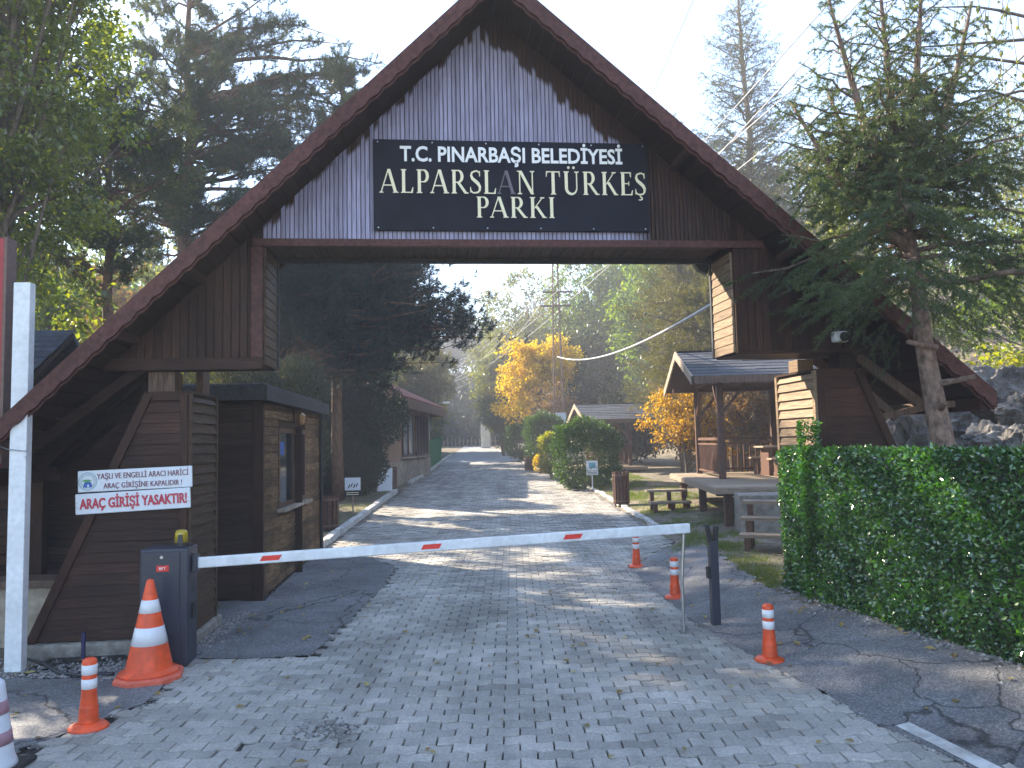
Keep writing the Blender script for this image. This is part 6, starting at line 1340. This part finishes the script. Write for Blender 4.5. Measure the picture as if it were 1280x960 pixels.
def edge_samp(n):
    E = []
    for P, segs in ((PLY_A1, range(2, 9)), (PLY_A2, (1, 2, 3, 4, 5, 6, 7, 8))):
        for i in segs: E.append((P[i], P[(i + 1) % len(P)]))
    E = np.array(E); ln = np.linalg.norm(E[:, 1] - E[:, 0], axis=1); k = rng.choice(len(E), n, p=ln / ln.sum()); t = rng.random(n)[:, None]; p = E[k, 0] + (E[k, 1] - E[k, 0]) * t + rng.normal(0, .035, (n, 2))
    h = n // 3; y = rng.uniform(3.5, 12.5, h); p[:h, 0] = xr(y) - .06 + rng.normal(0, .035, h); p[:h, 1] = y
    q = n // 8; p[h:h + q] = hole[:2] + rng.normal(0, .12, (q, 2)); return p[:, 0], p[:, 1]
stones('edge_gravel', 'crumbled grit along the edges of the asphalt', edge_samp, 4200, .004, .02)

# boulders on the slope behind the hedge
from mathutils import noise as mno
def boulder(x, y, z, sx, sy, sz, label, seed):
    import bmesh
    bm = bmesh.new(); bmesh.ops.create_icosphere(bm, subdivisions=5, radius=1); r = np.random.default_rng(seed); pl = r.normal(size=(16, 3)); pl /= np.linalg.norm(pl, axis=1)[:, None]; off = r.uniform(.5, .88, 16)
    for v in bm.verts:
        p = np.array(v.co); d = pl @ p; k = off / np.maximum(d, 1e-3); k = k[d > .05].min() if (d > .05).any() else 1; p = p * min(1, k); q = Vector(p * 2.2 + seed * 7.3)
        p = p * (1 + .26 * mno.ridged_multi_fractal(q, .9, 2.1, 5, .9, 2.0) - .30 + .05 * mno.noise(q * 6))
        v.co = p * np.array([sx, sy, sz])
    me = bpy.data.meshes.new('boulder'); bm.to_mesh(me); bm.free(); me.materials.append(MT['rock']); me.polygons.foreach_set('use_smooth', np.zeros(len(me.polygons), bool)); o = bpy.data.objects.new('boulder', me); COL.objects.link(o); o.location = (x, y, z); o.rotation_euler = (0, 0, seed); tag(o, label, 'boulder', 'grey boulders behind the hedge')
for i, (px, py, Y_, sx, sz, lab) in enumerate(((1140, 550, 10.4, .62, .55, 'rounded grey boulder under the gateway roof edge beside the pier'), (1250, 478, 10.4, .6, .62, 'tallest pale grey boulder beyond the spruce trunk'), (1236, 545, 9.4, .5, .42, 'pale jagged boulder just above the hedge past the spruce'), (1192, 528, 10.6, .5, .5, 'darker boulder directly behind the spruce trunk'), (1090, 552, 10.7, .5, .42, 'low boulder half behind the gateway pier'), (1278, 552, 8.9, .42, .42, 'boulder above the hedge nearest the picture edge'), (1215, 500, 10.9, .42, .4, 'small boulder wedged under the tip of the gateway roof'), (1278, 508, 9.8, .45, .4, 'mid sized boulder stacked over the edge boulder'))):
    p = PY(px, py, Y_); boulder(p[0], p[1], p[2] - .12, sx, sx * .9, sz, lab, i + 1)

# ================================================================== UTILITY POLE AND WIRES
UX, UY = 2.45, 41.0; uz = gz1(UX, UY); uh = float(PY(693, 318, UY)[2] - uz)
up = thing('lattice_pole', (UX, UY, uz), 'tall rusty lattice power pole with crossarms behind the clipped bushes', 'power pole')
def lw(t): return .30 - .18 * t
g = Geo()
for sx in (-1, 1):
    for sy in (-1, 1): g.beam((sx * lw(0), sy * lw(0), -.2), (sx * lw(1), sy * lw(1), uh), .05, .05)
g.build('legs', MT['pole_metal'], up); g = Geo(); n = 15
for k in range(n):
    z0, z1 = uh * k / n, uh * (k + 1) / n; a, b = lw(k / n), lw((k + 1) / n); s = 1 if k % 2 else -1
    for f in range(4):
        c, d = [((-a, -a), (b, -b)), ((a, -a), (b, b)), ((a, a), (-b, b)), ((-a, a), (-b, -b))][f] if s > 0 else [((a, -a), (-b, -b)), ((a, a), (b, -b)), ((-a, a), (b, b)), ((-a, -a), (-b, b))][f]
        g.beam((c[0], c[1], z0), (d[0], d[1], z1), .03, .03)
g.build('bracing', MT['pole_metal'], up)
ARM = []
for (z, l0, l1) in ((uh - .12, -1.25, 1.25), (uh - 2.05, -.7, .9), (uh - 2.8, -.8, .8)):
    g = Geo(); g.beam((l0, 0, z), (l1, 0, z), .09, .09); g.build('crossarm', MT['pole_metal'], up)
    for x in (l0 + .08, l1 - .08): g = Geo(); g.lathe([(.03, .05), (.07, .09), (.04, .12), (.07, .15), (.03, .2)], (x, 0, z), 8); g.build('insulator', MT['sign_white'], up)
    ARM.append((z, l0, l1))
g = Geo(); g.box(-.2, .35, -.4, -.34, 1.9, 2.7); g.build('notice_plate', MT['sign_white'], up)
def wire(A, B, sag, r, label, mat='cable', group='overhead power lines'):
    g = Geo(); g.tube(curve(A, B, -sag, 18), r, 5); tag(g.build('cable', MT[mat], None, True), label, 'cable', group)
def arm(i, f): z, a, b = ARM[i]; return np.array([UX + a + (b - a) * f, UY, uz + z + .2])
T1 = PY(1150, 2, 14); 
for (px, py, i, f, dm) in ((1152, 2, 1, .95, 13.5), (1085, 2, 1, .1, 13.5), (1050, 2, 2, .9, 13.5), (1012, 4, 2, .1, 13.5)):
    A = PY(px, py, dm); B = arm(i, f); A = A + (A - B) * .35; wire(A, B, .5, .014, 'thin pale power line running from the lattice pole over the gateway')
A = PY(860, 2, 16); wire(A + (A - arm(0, .98)) * .3, arm(0, .98), .3, .012, 'single power line from the top crossarm over the gateway peak')
far = np.array([-7.5, 92, gz1(-7.5, 92) + 8.2])
for i, f in ((0, .02), (0, .95), (1, .05), (1, .95), (2, .05), (2, .95)):
    wire(arm(i, f), far + np.array([rng.uniform(-1, 1), 0, i * -.8 + f * .6]), .9, .018, 'thin pale power line running from the lattice pole down the road')
wire(PY(893, 378, 15.5), PY(697, 446, UY - .4), .55, .035, 'thick pale cable sagging from the lattice pole towards the large gazebo')
#PART5

# ------------------------------------------------------------------ morning haze
m, n, nd, lk = nodes_of('haze_air'); out = N(n, 'ShaderNodeOutputMaterial'); pv = N(n, 'ShaderNodeVolumePrincipled')
pv.inputs['Color'].default_value = (.97, .97, 1.0, 1); pv.inputs['Density'].default_value = 0.0030; pv.inputs['Anisotropy'].default_value = 0.0
lk.new(pv.outputs[0], out.inputs['Volume'])
g = Geo(); g.box(-123, 123, -27, 203, -4, 34.5); tag(g.build('haze', m), 'pale morning haze thickening towards the far end of the road', None, None, 'stuff')
